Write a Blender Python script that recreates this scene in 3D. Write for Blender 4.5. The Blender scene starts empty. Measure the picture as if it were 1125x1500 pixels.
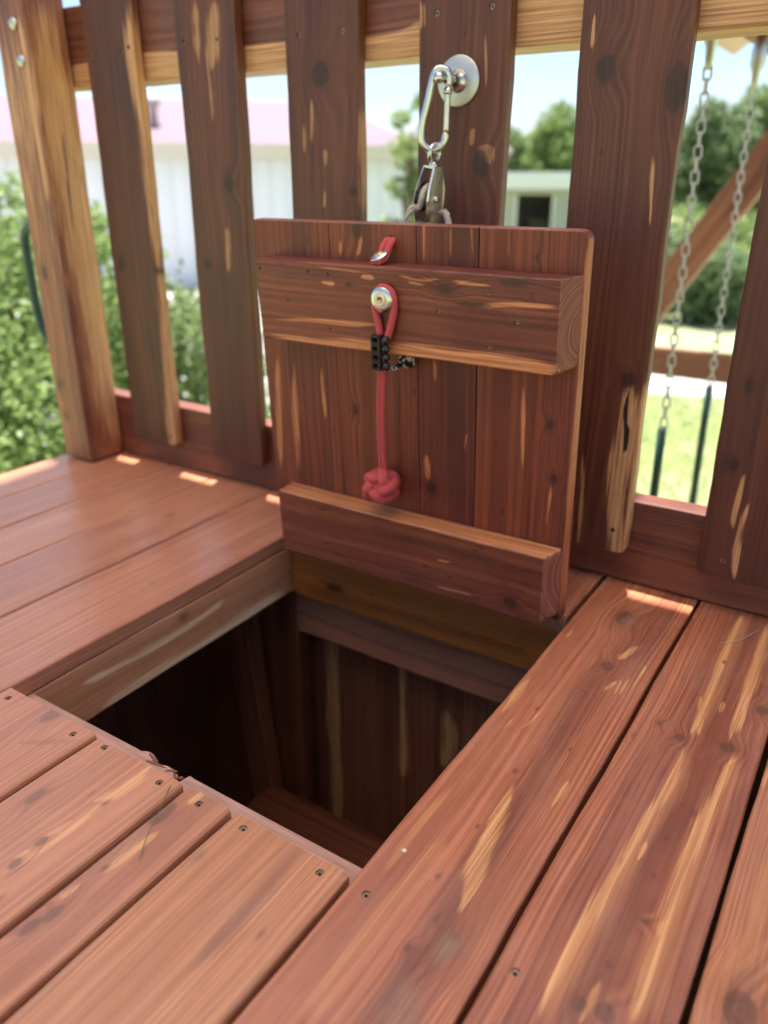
import bpy, bmesh, math, random
import numpy as np
from mathutils import Vector, Matrix

scene = bpy.context.scene
COL = scene.collection
random.seed(7)
RAD = math.radians

# ------------------------------------------------------------------ camera
cam_data = bpy.data.cameras.new("camera")
cam_data.sensor_fit = 'VERTICAL'
cam_data.sensor_height = 36.0
cam_data.sensor_width = 27.0
cam_data.lens = 27.79
cam_data.clip_start = 0.02
cam_data.clip_end = 2000
cam_data.dof.use_dof = True
cam_data.dof.focus_distance = 0.86
cam_data.dof.aperture_fstop = 3.0
cam = bpy.data.objects.new("camera", cam_data)
COL.objects.link(cam)
cam.location = (0, 0, 0.58)
cam.rotation_euler = (RAD(90 - 22.97), RAD(0.0), RAD(33.02))
scene.camera = cam

# ------------------------------------------------------------------ sky, sun, exposure
SUN_DIR = Vector((-0.085, 0.152, 1.0)).normalized()          # towards the sun
SUN_EL = math.asin(SUN_DIR.z)
SUN_AZ = math.atan2(SUN_DIR.x, SUN_DIR.y)
world = bpy.data.worlds.new("World")
scene.world = world
world.use_nodes = True
wt = world.node_tree
for n in list(wt.nodes):
    wt.nodes.remove(n)
w_out = wt.nodes.new("ShaderNodeOutputWorld")
w_bg = wt.nodes.new("ShaderNodeBackground")
w_bg.inputs['Strength'].default_value = 0.064
w_sky = wt.nodes.new("ShaderNodeTexSky")
w_sky.sky_type = 'NISHITA'
w_sky.sun_disc = False
w_sky.sun_elevation = SUN_EL
w_sky.sun_rotation = SUN_AZ
w_sky.air_density = 1.0
w_sky.dust_density = 0.4
w_sky.ozone_density = 2.5
w_tc = wt.nodes.new("ShaderNodeTexCoord")
w_map = wt.nodes.new("ShaderNodeMapping")
w_map.inputs['Scale'].default_value = (1.0, 1.0, 2.6)
w_noise = wt.nodes.new("ShaderNodeTexNoise")
w_noise.inputs['Scale'].default_value = 3.2
w_noise.inputs['Detail'].default_value = 7
w_noise.inputs['Roughness'].default_value = 0.55
w_rng = wt.nodes.new("ShaderNodeMapRange")
w_rng.interpolation_type = 'SMOOTHSTEP'
w_rng.inputs['From Min'].default_value = 0.43
w_rng.inputs['From Max'].default_value = 0.70
w_rng.inputs['To Max'].default_value = 0.8
w_mix = wt.nodes.new("ShaderNodeMix")
w_mix.data_type = 'RGBA'
w_sep = wt.nodes.new("ShaderNodeSeparateXYZ")
w_law = wt.nodes.new("ShaderNodeMapRange")                  # overcast law: the zenith is brighter than the horizon
w_law.inputs['From Min'].default_value = 0.0
w_law.inputs['From Max'].default_value = 1.0
w_law.inputs['To Min'].default_value = 0.55
w_law.inputs['To Max'].default_value = 1.65
w_cloud = wt.nodes.new("ShaderNodeMix")
w_cloud.data_type = 'RGBA'
w_cloud.blend_type = 'MULTIPLY'
w_cloud.inputs['Factor'].default_value = 1.0
w_cloud.inputs['A'].default_value = (6.0, 6.8, 7.5, 1)
wt.links.new(w_tc.outputs['Generated'], w_sep.inputs['Vector'])
wt.links.new(w_sep.outputs['Z'], w_law.inputs['Value'])
wt.links.new(w_law.outputs['Result'], w_cloud.inputs['B'])
wt.links.new(w_cloud.outputs['Result'], w_mix.inputs['B'])
wt.links.new(w_tc.outputs['Generated'], w_map.inputs['Vector'])
wt.links.new(w_map.outputs['Vector'], w_noise.inputs['Vector'])
wt.links.new(w_noise.outputs['Fac'], w_rng.inputs['Value'])
wt.links.new(w_rng.outputs['Result'], w_mix.inputs['Factor'])
wt.links.new(w_sky.outputs['Color'], w_mix.inputs['A'])
wt.links.new(w_mix.outputs['Result'], w_bg.inputs['Color'])
wt.links.new(w_bg.outputs['Background'], w_out.inputs['Surface'])

sun_data = bpy.data.lights.new("sun", 'SUN')
sun_data.energy = 4.8
sun_data.angle = RAD(1.8)
sun_data.color = (1.0, 0.95, 0.88)
sun = bpy.data.objects.new("sun", sun_data)
COL.objects.link(sun)
sun.rotation_euler = (-SUN_DIR).to_track_quat('-Z', 'Y').to_euler()
sun.location = (0, 0, 6)

scene.view_settings.view_transform = 'Standard'
scene.view_settings.look = 'None'
scene.view_settings.gamma = 1.0
scene.view_settings.use_curve_mapping = False
scene.view_settings.exposure = 1.76
scene.cycles.max_bounces = 6
scene.cycles.diffuse_bounces = 3
scene.cycles.glossy_bounces = 3
scene.cycles.transmission_bounces = 2
scene.cycles.use_adaptive_sampling = True
scene.cycles.adaptive_threshold = 0.02
scene.cycles.adaptive_min_samples = 16
scene.cycles.caustics_reflective = False
scene.cycles.caustics_refractive = False
scene.cycles.use_denoising = True

# ------------------------------------------------------------------ bookkeeping helpers
def tag(o, label=None, cat=None, group=None, kind=None):
    if label: o['label'] = label
    if cat: o['category'] = cat
    if group: o['group'] = group
    if kind: o['kind'] = kind
    return o

def empty(name, loc=(0, 0, 0), rot=(0, 0, 0), parent=None):
    o = bpy.data.objects.new(name, None)
    o.empty_display_size = 0.05
    COL.objects.link(o)
    o.location = loc
    o.rotation_euler = rot
    if parent: o.parent = parent
    return o

def mesh_obj(name, verts, faces, mat=None, parent=None, smooth=False):
    me = bpy.data.meshes.new(name)
    me.from_pydata([tuple(v) for v in verts], [], faces)
    me.update()
    return link_mesh(name, me, mat, parent, smooth)

def link_mesh(name, me, mat=None, parent=None, smooth=False):
    o = bpy.data.objects.new(name, me)
    COL.objects.link(o)
    if mat and not me.materials: me.materials.append(mat)
    if parent: o.parent = parent
    if smooth:
        me.polygons.foreach_set('use_smooth', [True] * len(me.polygons))
    return o

def bm_obj(name, bm, mat=None, parent=None, smooth=False):
    me = bpy.data.meshes.new(name)
    bm.normal_update()
    bm.to_mesh(me)
    bm.free()
    return link_mesh(name, me, mat, parent, smooth)

# ------------------------------------------------------------------ node helper
class NT:
    def __init__(s, name):
        s.mat = bpy.data.materials.new(name)
        s.mat.use_nodes = True
        s.t = s.mat.node_tree
        s.t.nodes.clear()
    def node(s, typ, **kw):
        n = s.t.nodes.new(typ)
        for k, v in kw.items(): setattr(n, k, v)
        return n
    def put(s, sock, v):
        if v is None: return
        if isinstance(v, bpy.types.NodeSocket): s.t.links.new(v, sock)
        else: sock.default_value = v
    def math(s, op, a, b=None, c=None, clamp=False):
        n = s.node('ShaderNodeMath', operation=op, use_clamp=clamp)
        s.put(n.inputs[0], a); s.put(n.inputs[1], b); s.put(n.inputs[2], c)
        return n.outputs[0]
    def add(s, a, b): return s.math('ADD', a, b)
    def sub(s, a, b): return s.math('SUBTRACT', a, b)
    def mul(s, a, b): return s.math('MULTIPLY', a, b)
    def rng(s, v, f0, f1, t0=0.0, t1=1.0, smooth=True):
        n = s.node('ShaderNodeMapRange', interpolation_type='SMOOTHSTEP' if smooth else 'LINEAR')
        s.put(n.inputs['Value'], v); s.put(n.inputs['From Min'], f0); s.put(n.inputs['From Max'], f1)
        s.put(n.inputs['To Min'], t0); s.put(n.inputs['To Max'], t1)
        return n.outputs['Result']
    def comb(s, x, y, z=0.0):
        n = s.node('ShaderNodeCombineXYZ')
        s.put(n.inputs[0], x); s.put(n.inputs[1], y); s.put(n.inputs[2], z)
        return n.outputs[0]
    def sep(s, v):
        n = s.node('ShaderNodeSeparateXYZ'); s.put(n.inputs[0], v)
        return n.outputs
    def mapping(s, v, loc=(0, 0, 0), rot=(0, 0, 0), scale=(1, 1, 1), kind='POINT'):
        n = s.node('ShaderNodeMapping', vector_type=kind)
        s.put(n.inputs['Vector'], v)
        n.inputs['Location'].default_value = loc
        n.inputs['Rotation'].default_value = rot
        n.inputs['Scale'].default_value = scale
        return n.outputs[0]
    def noise(s, v, scale=1.0, detail=2.0, rough=0.5, dist=0.0, dims='3D', w=None, color=False):
        n = s.node('ShaderNodeTexNoise', noise_dimensions=dims)
        if v is not None: s.put(n.inputs['Vector'], v)
        if w is not None: s.put(n.inputs['W'], w)
        n.inputs['Scale'].default_value = scale
        n.inputs['Detail'].default_value = detail
        n.inputs['Roughness'].default_value = rough
        n.inputs['Distortion'].default_value = dist
        return n.outputs['Color' if color else 'Fac']
    def mix(s, f, a, b, blend='MIX'):
        n = s.node('ShaderNodeMix', data_type='RGBA', blend_type=blend)
        s.put(n.inputs[0], f)
        def col(c): return c if isinstance(c, bpy.types.NodeSocket) else (c[0], c[1], c[2], 1)
        s.put(n.inputs[6], col(a)); s.put(n.inputs[7], col(b))
        return n.outputs[2]
    def objco(s):
        return s.node('ShaderNodeTexCoord').outputs['Object']
    def bump(s, h, strength=0.3, distance=0.001):
        n = s.node('ShaderNodeBump')
        n.inputs['Strength'].default_value = strength
        n.inputs['Distance'].default_value = distance
        s.put(n.inputs['Height'], h)
        return n.outputs[0]
    def principled(s, color, rough=0.5, metal=0.0, normal=None, spec=0.5, **extra):
        b = s.node('ShaderNodeBsdfPrincipled')
        s.put(b.inputs['Base Color'], color if isinstance(color, bpy.types.NodeSocket) else (*color[:3], 1))
        s.put(b.inputs['Roughness'], rough)
        s.put(b.inputs['Metallic'], metal)
        s.put(b.inputs['Specular IOR Level'], spec)
        if normal is not None: s.put(b.inputs['Normal'], normal)
        for k, v in extra.items(): s.put(b.inputs[k], v)
        o = s.node('ShaderNodeOutputMaterial')
        s.t.links.new(b.outputs[0], o.inputs['Surface'])
        return s.mat

# ------------------------------------------------------------------ cedar
# Board-local frame: x runs along the grain, y across the face, z out of the face.
HEART_LIGHT = (0.56, 0.225, 0.120)
HEART_DARK = (0.34, 0.105, 0.054)
HEART_BROWN = (0.40, 0.165, 0.092)
SAP = (0.78, 0.45, 0.205)
_cedar_count = [0]

def cedar(name, seed, half_len=1.0, feats=(), sap=0.0, dark=0.0, tan=0.0, rough=0.47, sap_all=0.0, grey=0.0, ring=400.0,
          tint=(1, 1, 1), pith=None, wave=0.030, raw=0.0, sap_col=None, lift=0.0, sap_ex=0.72, slant=0.0):
    rs = random.Random(seed * 7919 + 13)
    t = NT(name)
    P = t.objco()
    off = rs.uniform(-40, 40)
    Po = t.node('ShaderNodeVectorMath', operation='ADD')
    t.put(Po.inputs[0], P); Po.inputs[1].default_value = (off, off * 0.37, off * 0.73)
    Po = Po.outputs[0]
    u, v, w = t.sep(P)[0:3]
    wav = t.noise(t.mapping(Po, scale=(2.2, 6.5, 6.5)), 1.0, 1, 0.5)
    wav2 = t.noise(t.mapping(Po, scale=(9, 45, 45)), 1.0, 1, 0.5)
    vw = t.add(t.add(v, t.mul(t.sub(wav, 0.5), wave)), t.mul(t.sub(wav2, 0.5), 0.0035))
    # the same small wobble for the placed streaks
    vf = t.add(v, t.mul(t.sub(wav2, 0.5), 0.0030))
    wnseed = [seed]
    masks = {'sap': None, 'orange': None, 'dim': None, 'crack': None, 'knot': None, 'halo': None, 'grey': None}
    def join(key, m):
        masks[key] = m if masks[key] is None else t.math('MAXIMUM', masks[key], m)
    fineedge = t.noise(t.mapping(Po, scale=(11, 330, 330)), 1.0, 1, 0.5)
    for ft in feats:
        kind = ft[0]
        if kind in ('sap', 'orange', 'dim', 'crack', 'below'):
            pts = sorted(ft[1]); wd = ft[2]
            coord = t.add(w, t.mul(t.sub(wav2, 0.5), 0.0045)) if (len(ft) > 3 and ft[3] == 'w') else vf
            u0, u1 = pts[0][0], pts[-1][0]
            if u1 - u0 < 0.004: u0 -= 0.004; u1 += 0.004
            v0 = min(p[1] for p in pts) - 0.01; v1 = max(p[1] for p in pts) + 0.01
            tt = t.rng(u, u0, u1, 0.0, 1.0, smooth=False)
            fc = t.node('ShaderNodeFloatCurve')
            cm = fc.mapping; cv = cm.curves[0]
            xs = [((p[0] - u0) / (u1 - u0), (p[1] - v0) / (v1 - v0)) for p in pts]
            if len(xs) == 1: xs = [(0.0, xs[0][1]), (1.0, xs[0][1])]
            while len(cv.points) < len(xs): cv.points.new(0.5, 0.5)
            for i, (a, b) in enumerate(xs):
                cv.points[i].location = (a, b); cv.points[i].handle_type = 'AUTO'
            cm.update()
            t.put(fc.inputs['Value'], tt)
            vc = t.rng(fc.outputs[0], 0.0, 1.0, v0, v1, smooth=False)
            if kind == 'below':
                join('sap', t.rng(t.sub(vc, coord), -0.002, 0.004))
                continue
            d = t.math('ABSOLUTE', t.sub(coord, vc))
            a = t.math('ABSOLUTE', t.rng(t.math('DIVIDE', t.sub(u, u0), u1 - u0), -1.0, 2.0, -3.0, 3.0, smooth=False))
            pw = 4.0 if (u1 - u0) < 0.2 else 10.0
            wl = t.mul(t.sub(1.0, t.math('POWER', a, pw)), wd)
            if kind == 'sap' and wd < 0.012:
                wn = t.noise(None, 7.0 if u1 - u0 > 0.15 else 16.0, 1.0, 0.6, dims='1D', w=t.add(u, (len(wnseed) * 3.7) % 50)); wnseed.append(1)
                wl = t.mul(wl, t.rng(wn, 0.30, 0.70, 0.70, 1.3, smooth=False))
            wl = t.add(wl, t.mul(t.sub(fineedge, 0.5), wd * 1.9))
            soft = {'sap': max(0.0018, wd * 0.55), 'orange': wd * 0.9, 'dim': wd * 0.9, 'crack': 0.0006}[kind]
            join(kind, t.rng(t.sub(wl, d), -soft * 0.4, soft))
        elif kind in ('knot', 'grey'):
            (ku, kv), ru, rv = ft[1], ft[2], ft[3]
            if kind == 'knot' and ru < 0.0075: ru *= 0.72; rv *= 0.72
            q = t.mapping(t.comb(t.add(u, t.mul(t.sub(wav2, 0.5), ru * 0.7)), vf, 0.0), loc=(ku, kv, 0), scale=(ru, rv, 1), kind='TEXTURE')
            ln = t.node('ShaderNodeVectorMath', operation='LENGTH'); t.put(ln.inputs[0], q)
            ln = ln.outputs['Value']
            if kind == 'grey':
                join('grey', t.rng(ln, 1.15, 0.15))
            else:
                join('knot', t.mul(t.rng(ln, 1.0, 0.62 if ru < 0.008 else 0.70, 0.0, 0.75 if ru < 0.006 else 1.0), t.rng(t.math('SINE', t.mul(ln, 17.0)), -1.0, 1.0, 0.80, 1.0)))
                join('halo', t.rng(ln, 2.3, 0.6))
                amp = rv * 1.5 * rs.choice((-1, 1))
                vw = t.add(vw, t.mul(t.rng(ln, 3.6, 0.0), amp))
    # growth rings around a pith below the face
    pv = rs.uniform(-0.05, 0.05) if pith is None else pith[0]
    pz = -rs.uniform(0.03, 0.09) if pith is None else pith[1]
    rv_ = t.comb(t.sub(vw, pv), t.sub(w, pz), 0.0)
    ln = t.node('ShaderNodeVectorMath', operation='LENGTH'); t.put(ln.inputs[0], rv_)
    R = t.mul(ln.outputs['Value'], ring)
    R = t.add(R, off)
    ringn = t.noise(None, 1.0, 1.0, 0.6, dims='1D', w=R)
    rings = t.rng(ringn, 0.31, 0.70)
    fib = t.noise(t.mapping(Po, scale=(7, 560, 560)), 1.0, 1, 0.6)
    fib2 = t.noise(t.mapping(Po, scale=(26, 170, 170)), 1.0, 2, 0.6)
    broad = t.noise(t.comb(t.add(t.mul(u, 1.6), off), t.mul(R, 0.10), 0.0), 1.0, 2, 0.55)
    blot = t.noise(t.mapping(Po, scale=(6, 14, 14)), 1.0, 2, 0.6)
    c = t.mix(rings, HEART_DARK, HEART_LIGHT)
    c = t.mix(t.rng(broad, 0.41, 0.60), c, t.mix(rings, (0.20, 0.058, 0.040), (0.37, 0.130, 0.080)))
    c = t.mix(t.mul(t.rng(blot, 0.40, 0.70), 0.45), c, HEART_BROWN)
    if tan > 0: c = t.mix(tan, c, t.mix(rings, (0.45, 0.20, 0.10), (0.58, 0.28, 0.145)))
    if raw > 0: c = t.mix(raw, c, t.mix(fib2, (0.45, 0.25, 0.20), (0.62, 0.38, 0.31)))
    if sap_col: sapcol = t.mix(rings, tuple(x * 0.85 for x in sap_col), sap_col)
    else: sapcol = t.mix(rings, (0.60, 0.30, 0.13), SAP)
    if sap > 0:
        sn = t.noise(t.comb(t.add(t.mul(u, 1.1), off), t.mul(R, 0.085), 0.0), 1.0, 2, 0.5)
        th = 0.80 - 0.32 * sap
        m = t.rng(t.add(sn, t.mul(t.sub(fineedge, 0.5), 0.02)), th, th + 0.022)
        c = t.mix(m, c, sapcol)
    if sap_all > 0: c = t.mix(sap_all, c, t.mix(rings, (0.40, 0.20, 0.085), (0.52, 0.275, 0.12)))
    if masks['dim'] is not None: c = t.mix(t.mul(masks['dim'], 0.45), c, (0.15, 0.055, 0.042))
    if masks['orange'] is not None: c = t.mix(t.mul(masks['orange'], 0.6), c, (0.58, 0.27, 0.12))
    if masks['sap'] is not None: c = t.mix(t.mul(masks['sap'], t.rng(fib, 0.25, 0.55, 0.55, 0.95)), c, sapcol)
    # pin knots scattered over the face
    vo = t.node('ShaderNodeTexVoronoi', voronoi_dimensions='2D')
    t.put(vo.inputs['Vector'], t.comb(t.mul(t.sep(Po)[0], 11.0), t.mul(t.add(t.sep(Po)[1], t.mul(wav2, 0.004)), 26.0), 0.0))
    vo.inputs['Scale'].default_value = 1.0
    gate = t.rng(t.sep(vo.outputs['Color'])[0], 0.84, 0.98)
    pin = t.mul(t.rng(vo.outputs['Distance'], 0.11, 0.02), gate)
    c = t.mix(t.mul(pin, 0.5), c, (0.06, 0.028, 0.026))
    if masks['halo'] is not None: c = t.mix(t.mul(masks['halo'], 0.42), c, (0.20, 0.062, 0.040))
    if masks['knot'] is not None:
        kc = t.mix(fib2, (0.050, 0.020, 0.014), (0.17, 0.078, 0.052))
        c = t.mix(t.mul(masks['knot'], 0.9), c, kc)
    if masks['grey'] is not None:
        g = t.mul(masks['grey'], t.rng(blot, 0.30, 0.62))
        c = t.mix(t.mul(g, 0.75), c, t.mix(fib2, (0.16, 0.085, 0.060), (0.44, 0.29, 0.205)))
    if masks['crack'] is not None: c = t.mix(masks['crack'], c, (0.018, 0.010, 0.008))
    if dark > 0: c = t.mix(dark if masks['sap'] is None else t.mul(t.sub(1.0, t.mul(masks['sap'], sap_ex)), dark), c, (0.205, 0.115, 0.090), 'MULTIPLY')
    # fine fibre tone
    c = t.mix(0.9, c, t.mix(fib, (0.48, 0.46, 0.45), (1.32, 1.32, 1.30)), 'MULTIPLY')
    c = t.mix(0.5, c, t.mix(fib2, (0.65, 0.65, 0.66), (1.25, 1.22, 1.2)), 'MULTIPLY')
    # foot-worn, dusty film, pinked to paint in some of the deck's sheen
    if grey > 0:
        film = t.noise(t.mapping(Po, scale=(10, 22, 22)), 1.0, 3, 0.65)
        c = t.mix(t.mul(t.rng(film, 0.42, 0.72), grey), c, (0.56, 0.37, 0.31))
    if lift > 0: c = t.mix(lift, c, (0.68, 0.37, 0.25))  # pale tint mixed in; on deck boards it stands in for sky sheen
    # saw-cut ends
    end = t.rng(t.math('ABSOLUTE', u if slant == 0 else t.add(u, t.mul(t.add(w, 0.019), slant / 0.038))), half_len - 0.0016, half_len - 0.0006)
    c = t.mix(t.mul(end, 0.45), c, t.mix(rings, (0.22, 0.115, 0.085), (0.40, 0.24, 0.18)))
    if tint != (1, 1, 1): c = t.mix(1.0, c, tint, 'MULTIPLY')
    h = t.mul(fib, 0.9)
    rg = t.add(rough - 0.10, t.mul(blot, 0.22))
    return t.principled(c, rg, 0.0, t.bump(h, 0.30, 0.0006), spec=0.5)

# ------------------------------------------------------------------ boards
def profile(W, T, b, segs=3):
    """rounded rectangle (y, z), counter-clockwise seen from +x"""
    pts = []
    for cy, cz, a0 in ((W / 2 - b, T / 2 - b, 0), (-W / 2 + b, T / 2 - b, 90), (-W / 2 + b, -T / 2 + b, 180), (W / 2 - b, -T / 2 + b, 270)):
        for k in range(segs + 1):
            a = RAD(a0 + 90 * k / segs)
            pts.append((cy + b * math.cos(a), cz + b * math.sin(a)))
    return pts

def frame(xd, zd, at):
    x = Vector(xd).normalized(); z = Vector(zd).normalized(); y = z.cross(x)
    m = Matrix((x, y, z)).transposed().to_4x4()
    m.translation = Vector(at)
    return m

def board_mesh(L, W, T, bev, seed, wob=0.0006, segs=3, corner=0.0):
    rs = random.Random(seed)
    pr = profile(W, T, bev, segs)
    n = max(2, int(L / 0.045))
    xs = [-L / 2, -L / 2 + bev * 0.35] + [-L / 2 + L * k / n for k in range(1, n)] + [L / 2 - bev * 0.35, L / 2]
    rmax = max(corner.values()) if isinstance(corner, dict) else corner
    if rmax > 0:
        for q in (0.08, 0.2, 0.4, 0.65, 1.0):
            xs += [-L / 2 + bev * 0.35 + q * rmax, L / 2 - bev * 0.35 - q * rmax]
        xs = sorted(xs)
    verts, faces = [], []
    # smooth wobble of each long edge
    ph = [(rs.uniform(0, 6.3), rs.uniform(9, 22), rs.uniform(0, 6.3), rs.uniform(40, 90)) for _ in range(4)]
    k = len(pr)
    for i, x in enumerate(xs):
        s = 0.0
        if i in (0, len(xs) - 1): s = bev * 0.45
        su = 1 if x > 0 else -1
        dx = L / 2 - abs(x)
        cxs = {}
        for sv in (1, -1):
            r = corner.get((su, sv), 0.0) if isinstance(corner, dict) else corner
            cxs[sv] = r - math.sqrt(max(0, r * r - (r - dx) ** 2)) if 0 < r and dx < r else 0.0
        for (y, z) in pr:
            e = 0 if y > 0 else 1
            p = ph[e]
            o = wob * (math.sin(p[0] + x * p[1]) + 0.5 * math.sin(p[2] + x * p[3]))
            q = ph[2 + e]
            oz = wob * 0.35 * math.sin(q[0] + x * q[1])
            yy = y + (o if abs(y) > W / 2 - bev * 1.5 else 0)
            yy -= math.copysign(s + cxs[1 if y > 0 else -1] * (abs(y) / (W / 2)), y)
            zz = z - math.copysign(s, z) + (oz if z > 0 else 0)
            verts.append((x, yy, zz))
    for i in range(len(xs) - 1):
        for j in range(k):
            a = i * k + j; b = i * k + (j + 1) % k
            faces.append((a, b, b + k, a + k))
    faces.append(tuple(range(k))[::-1])
    faces.append(tuple(range((len(xs) - 1) * k, len(xs) * k)))
    me = bpy.data.meshes.new("board")
    me.from_pydata(verts, [], faces)
    me.update()
    return me

def cut_holes(me, holes, T):
    """really drills the countersunk holes: (u, v, radius, depth)"""
    bm = bmesh.new()
    for (u, v, r, dep) in holes:
        m = Matrix.Translation((u, v, T / 2 - dep / 2 + 0.01))
        bmesh.ops.create_cone(bm, cap_ends=True, segments=14, radius1=r * 0.86, radius2=r * 1.12, depth=dep + 0.02, matrix=m)
    cme = bpy.data.meshes.new("cutter"); bm.to_mesh(cme); bm.free()
    a = bpy.data.objects.new("tmp_board", me); b = bpy.data.objects.new("tmp_cutter", cme)
    COL.objects.link(a); COL.objects.link(b)
    md = a.modifiers.new("b", 'BOOLEAN'); md.operation = 'DIFFERENCE'; md.object = b; md.solver = 'EXACT'
    dg = bpy.context.evaluated_depsgraph_get(); dg.update()
    new = bpy.data.meshes.new_from_object(a.evaluated_get(dg))
    bpy.data.objects.remove(a); bpy.data.objects.remove(b)
    bpy.data.meshes.remove(cme)
    return new

def board(name, parent, at, xd, zd, L, W, T, seed, feats=(), plane='xy', screws=(), bev=0.003, wob=0.0006, corner=0.0,
          cedar_kw=None, mat=None, label=None, extra_holes=(), screw_r=0.0046, level=3, mesh_fix=None):
    """one board: at = centre, screws and feats in the parent's coordinates on the given plane"""
    M = frame(xd, zd, at)
    Mi = M.inverted()
    def loc(p):
        q = {'xy': lambda: (p[0], p[1], at[2]), 'xz': lambda: (p[0], at[1], p[1]), 'yz': lambda: (at[0], p[0], p[1])}[plane]()
        r = Mi @ Vector(q)
        return (r.x, r.y)
    lf = []
    for ft in feats:
        if ft[0] in ('sap', 'orange', 'dim', 'crack', 'below'): lf.append((ft[0], [loc(p) for p in ft[1]], *ft[2:]))
        else: lf.append((ft[0], loc(ft[1]), ft[2], ft[3]))
    me = board_mesh(L, W, T, bev, seed, wob, 3, corner)
    hl = []
    for s in screws:
        q = loc(s); hl.append((q[0], q[1], screw_r, 0.0042))
    for s in extra_holes:
        q = loc(s[:2]); hl.append((q[0], q[1], s[2], s[3]))
    if hl: me = cut_holes(me, hl, T)
    if mesh_fix: mesh_fix(me)
    if mat is None:
        kw = dict(cedar_kw or {})
        mat = cedar("cedar", seed, L / 2, lf, **kw)
    me.materials.clear(); me.materials.append(mat)
    o = bpy.data.objects.new(name, me); COL.objects.link(o)
    if parent: o.parent = parent
    o.matrix_local = M
    if label: o['label'] = label
    for i, s in enumerate(screws):
        q = loc(s)
        sc = bpy.data.objects.new("screw", SCREW_MESH); COL.objects.link(sc)
        sc.parent = o
        sc.location = (q[0], q[1], T / 2 - 0.0030)
        sc.rotation_euler = (random.uniform(-.06, .06), random.uniform(-.06, .06), random.uniform(0, 3))
        k = screw_r / 0.0046
        sc.scale = (k, k, 1)
    return o

# ------------------------------------------------------------------ small-part materials
def simple(name, col, rough=0.5, metal=0.0, var=0.12, scale=40.0, bump=0.0, spec=0.5):
    t = NT(name)
    n = t.noise(t.objco(), scale, 4, 0.6)
    c = t.mix(n, tuple(x * (1 - var) for x in col), tuple(min(1, x * (1 + var)) for x in col))
    r = t.add(rough - 0.08, t.mul(t.noise(t.objco(), scale * 2.3, 3, 0.6), 0.16))
    nm = t.bump(t.noise(t.objco(), scale * 3, 3, 0.6), bump, 0.0006) if bump > 0 else None
    return t.principled(c, r, metal, nm, spec)

M_STEEL = simple("galvanised_steel", (0.60, 0.59, 0.57), 0.22, 1.0, 0.10, 120, 0.03)
M_NICKEL = simple("nickel_plate", (0.80, 0.78, 0.74), 0.30, 1.0, 0.08, 90, 0.03)
M_ZINC = simple("zinc_plate", (0.50, 0.50, 0.49), 0.42, 1.0, 0.16, 60, 0.10)
M_SCREW = simple("screw_metal", (0.30, 0.22, 0.15), 0.40, 0.9, 0.25, 300)
M_DARK = simple("screw_recess", (0.02, 0.014, 0.012), 0.8, 0.0, 0.1, 300)
M_BRASS = simple("brass_screw", (0.62, 0.45, 0.24), 0.34, 1.0, 0.12, 300)
M_BLACK = simple("black_plastic", (0.012, 0.013, 0.015), 0.32, 0.0, 0.2, 200, 0.05)
M_CREAM = simple("cream_washer", (0.72, 0.62, 0.48), 0.45, 0.2, 0.12, 200)
M_GREEN = simple("green_plastic_coat", (0.012, 0.055, 0.038), 0.35, 0.0, 0.2, 60)

def cord_mat(name, col, pitch=900.0, fleck=None):
    t = NT(name)
    P = t.objco()
    x, y, z = t.sep(P)[0:3]
    wv = t.node('ShaderNodeTexWave', wave_type='BANDS', bands_direction='DIAGONAL')
    t.put(wv.inputs['Vector'], P)
    wv.inputs['Scale'].default_value = pitch / 6.3
    wv.inputs['Distortion'].default_value = 1.5
    n = t.noise(P, 260, 3, 0.6)
    c = t.mix(wv.outputs['Fac'], tuple(a * 0.55 for a in col), tuple(min(1, a * 1.2) for a in col))
    c = t.mix(t.mul(n, 0.5), c, tuple(a * 0.75 for a in col))
    if fleck:
        c = t.mix(t.rng(t.noise(P, 170, 1, 0.5), 0.52, 0.56), c, fleck)
    return t.principled(c, 0.75, 0.0, t.bump(t.add(wv.outputs['Fac'], t.mul(n, 0.6)), 0.9, 0.0009), 0.2)

M_RED = cord_mat("red_braided_cord", (0.66, 0.105, 0.11))
M_ROPE = cord_mat("beige_braided_rope", (0.66, 0.55, 0.47), 700)
M_FLECK = cord_mat("black_white_cord", (0.02, 0.02, 0.022), 900, (0.55, 0.52, 0.48))

# screw: flat head with a six-lobed socket
def make_screw():
    bm = bmesh.new()
    n = 12
    top = 0.0012
    outer = [bm.verts.new((0.0040 * math.cos(2 * math.pi * k / n), 0.0040 * math.sin(2 * math.pi * k / n), top)) for k in range(n)]
    base = [bm.verts.new((0.0018 * math.cos(2 * math.pi * k / n), 0.0018 * math.sin(2 * math.pi * k / n), -0.0012)) for k in range(n)]
    inner, deep = [], []
    for k in range(n):
        r = 0.0021 if k % 2 == 0 else 0.0014
        a = 2 * math.pi * k / n
        inner.append(bm.verts.new((r * math.cos(a), r * math.sin(a), top - 0.0001)))
        deep.append(bm.verts.new((r * 0.9 * math.cos(a), r * 0.9 * math.sin(a), top - 0.0014)))
    for k in range(n):
        j = (k + 1) % n
        bm.faces.new((outer[k], outer[j], inner[j], inner[k])).material_index = 0
        f = bm.faces.new((inner[k], inner[j], deep[j], deep[k])); f.material_index = 1
        bm.faces.new((base[k], base[j], outer[j], outer[k])).material_index = 0
    f = bm.faces.new(deep); f.material_index = 1
    bm.faces.new(base[::-1])
    me = bpy.data.meshes.new("screw"); bm.normal_update(); bm.to_mesh(me); bm.free()
    me.materials.append(M_SCREW); me.materials.append(M_DARK)
    return me
SCREW_MESH = make_screw()

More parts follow.
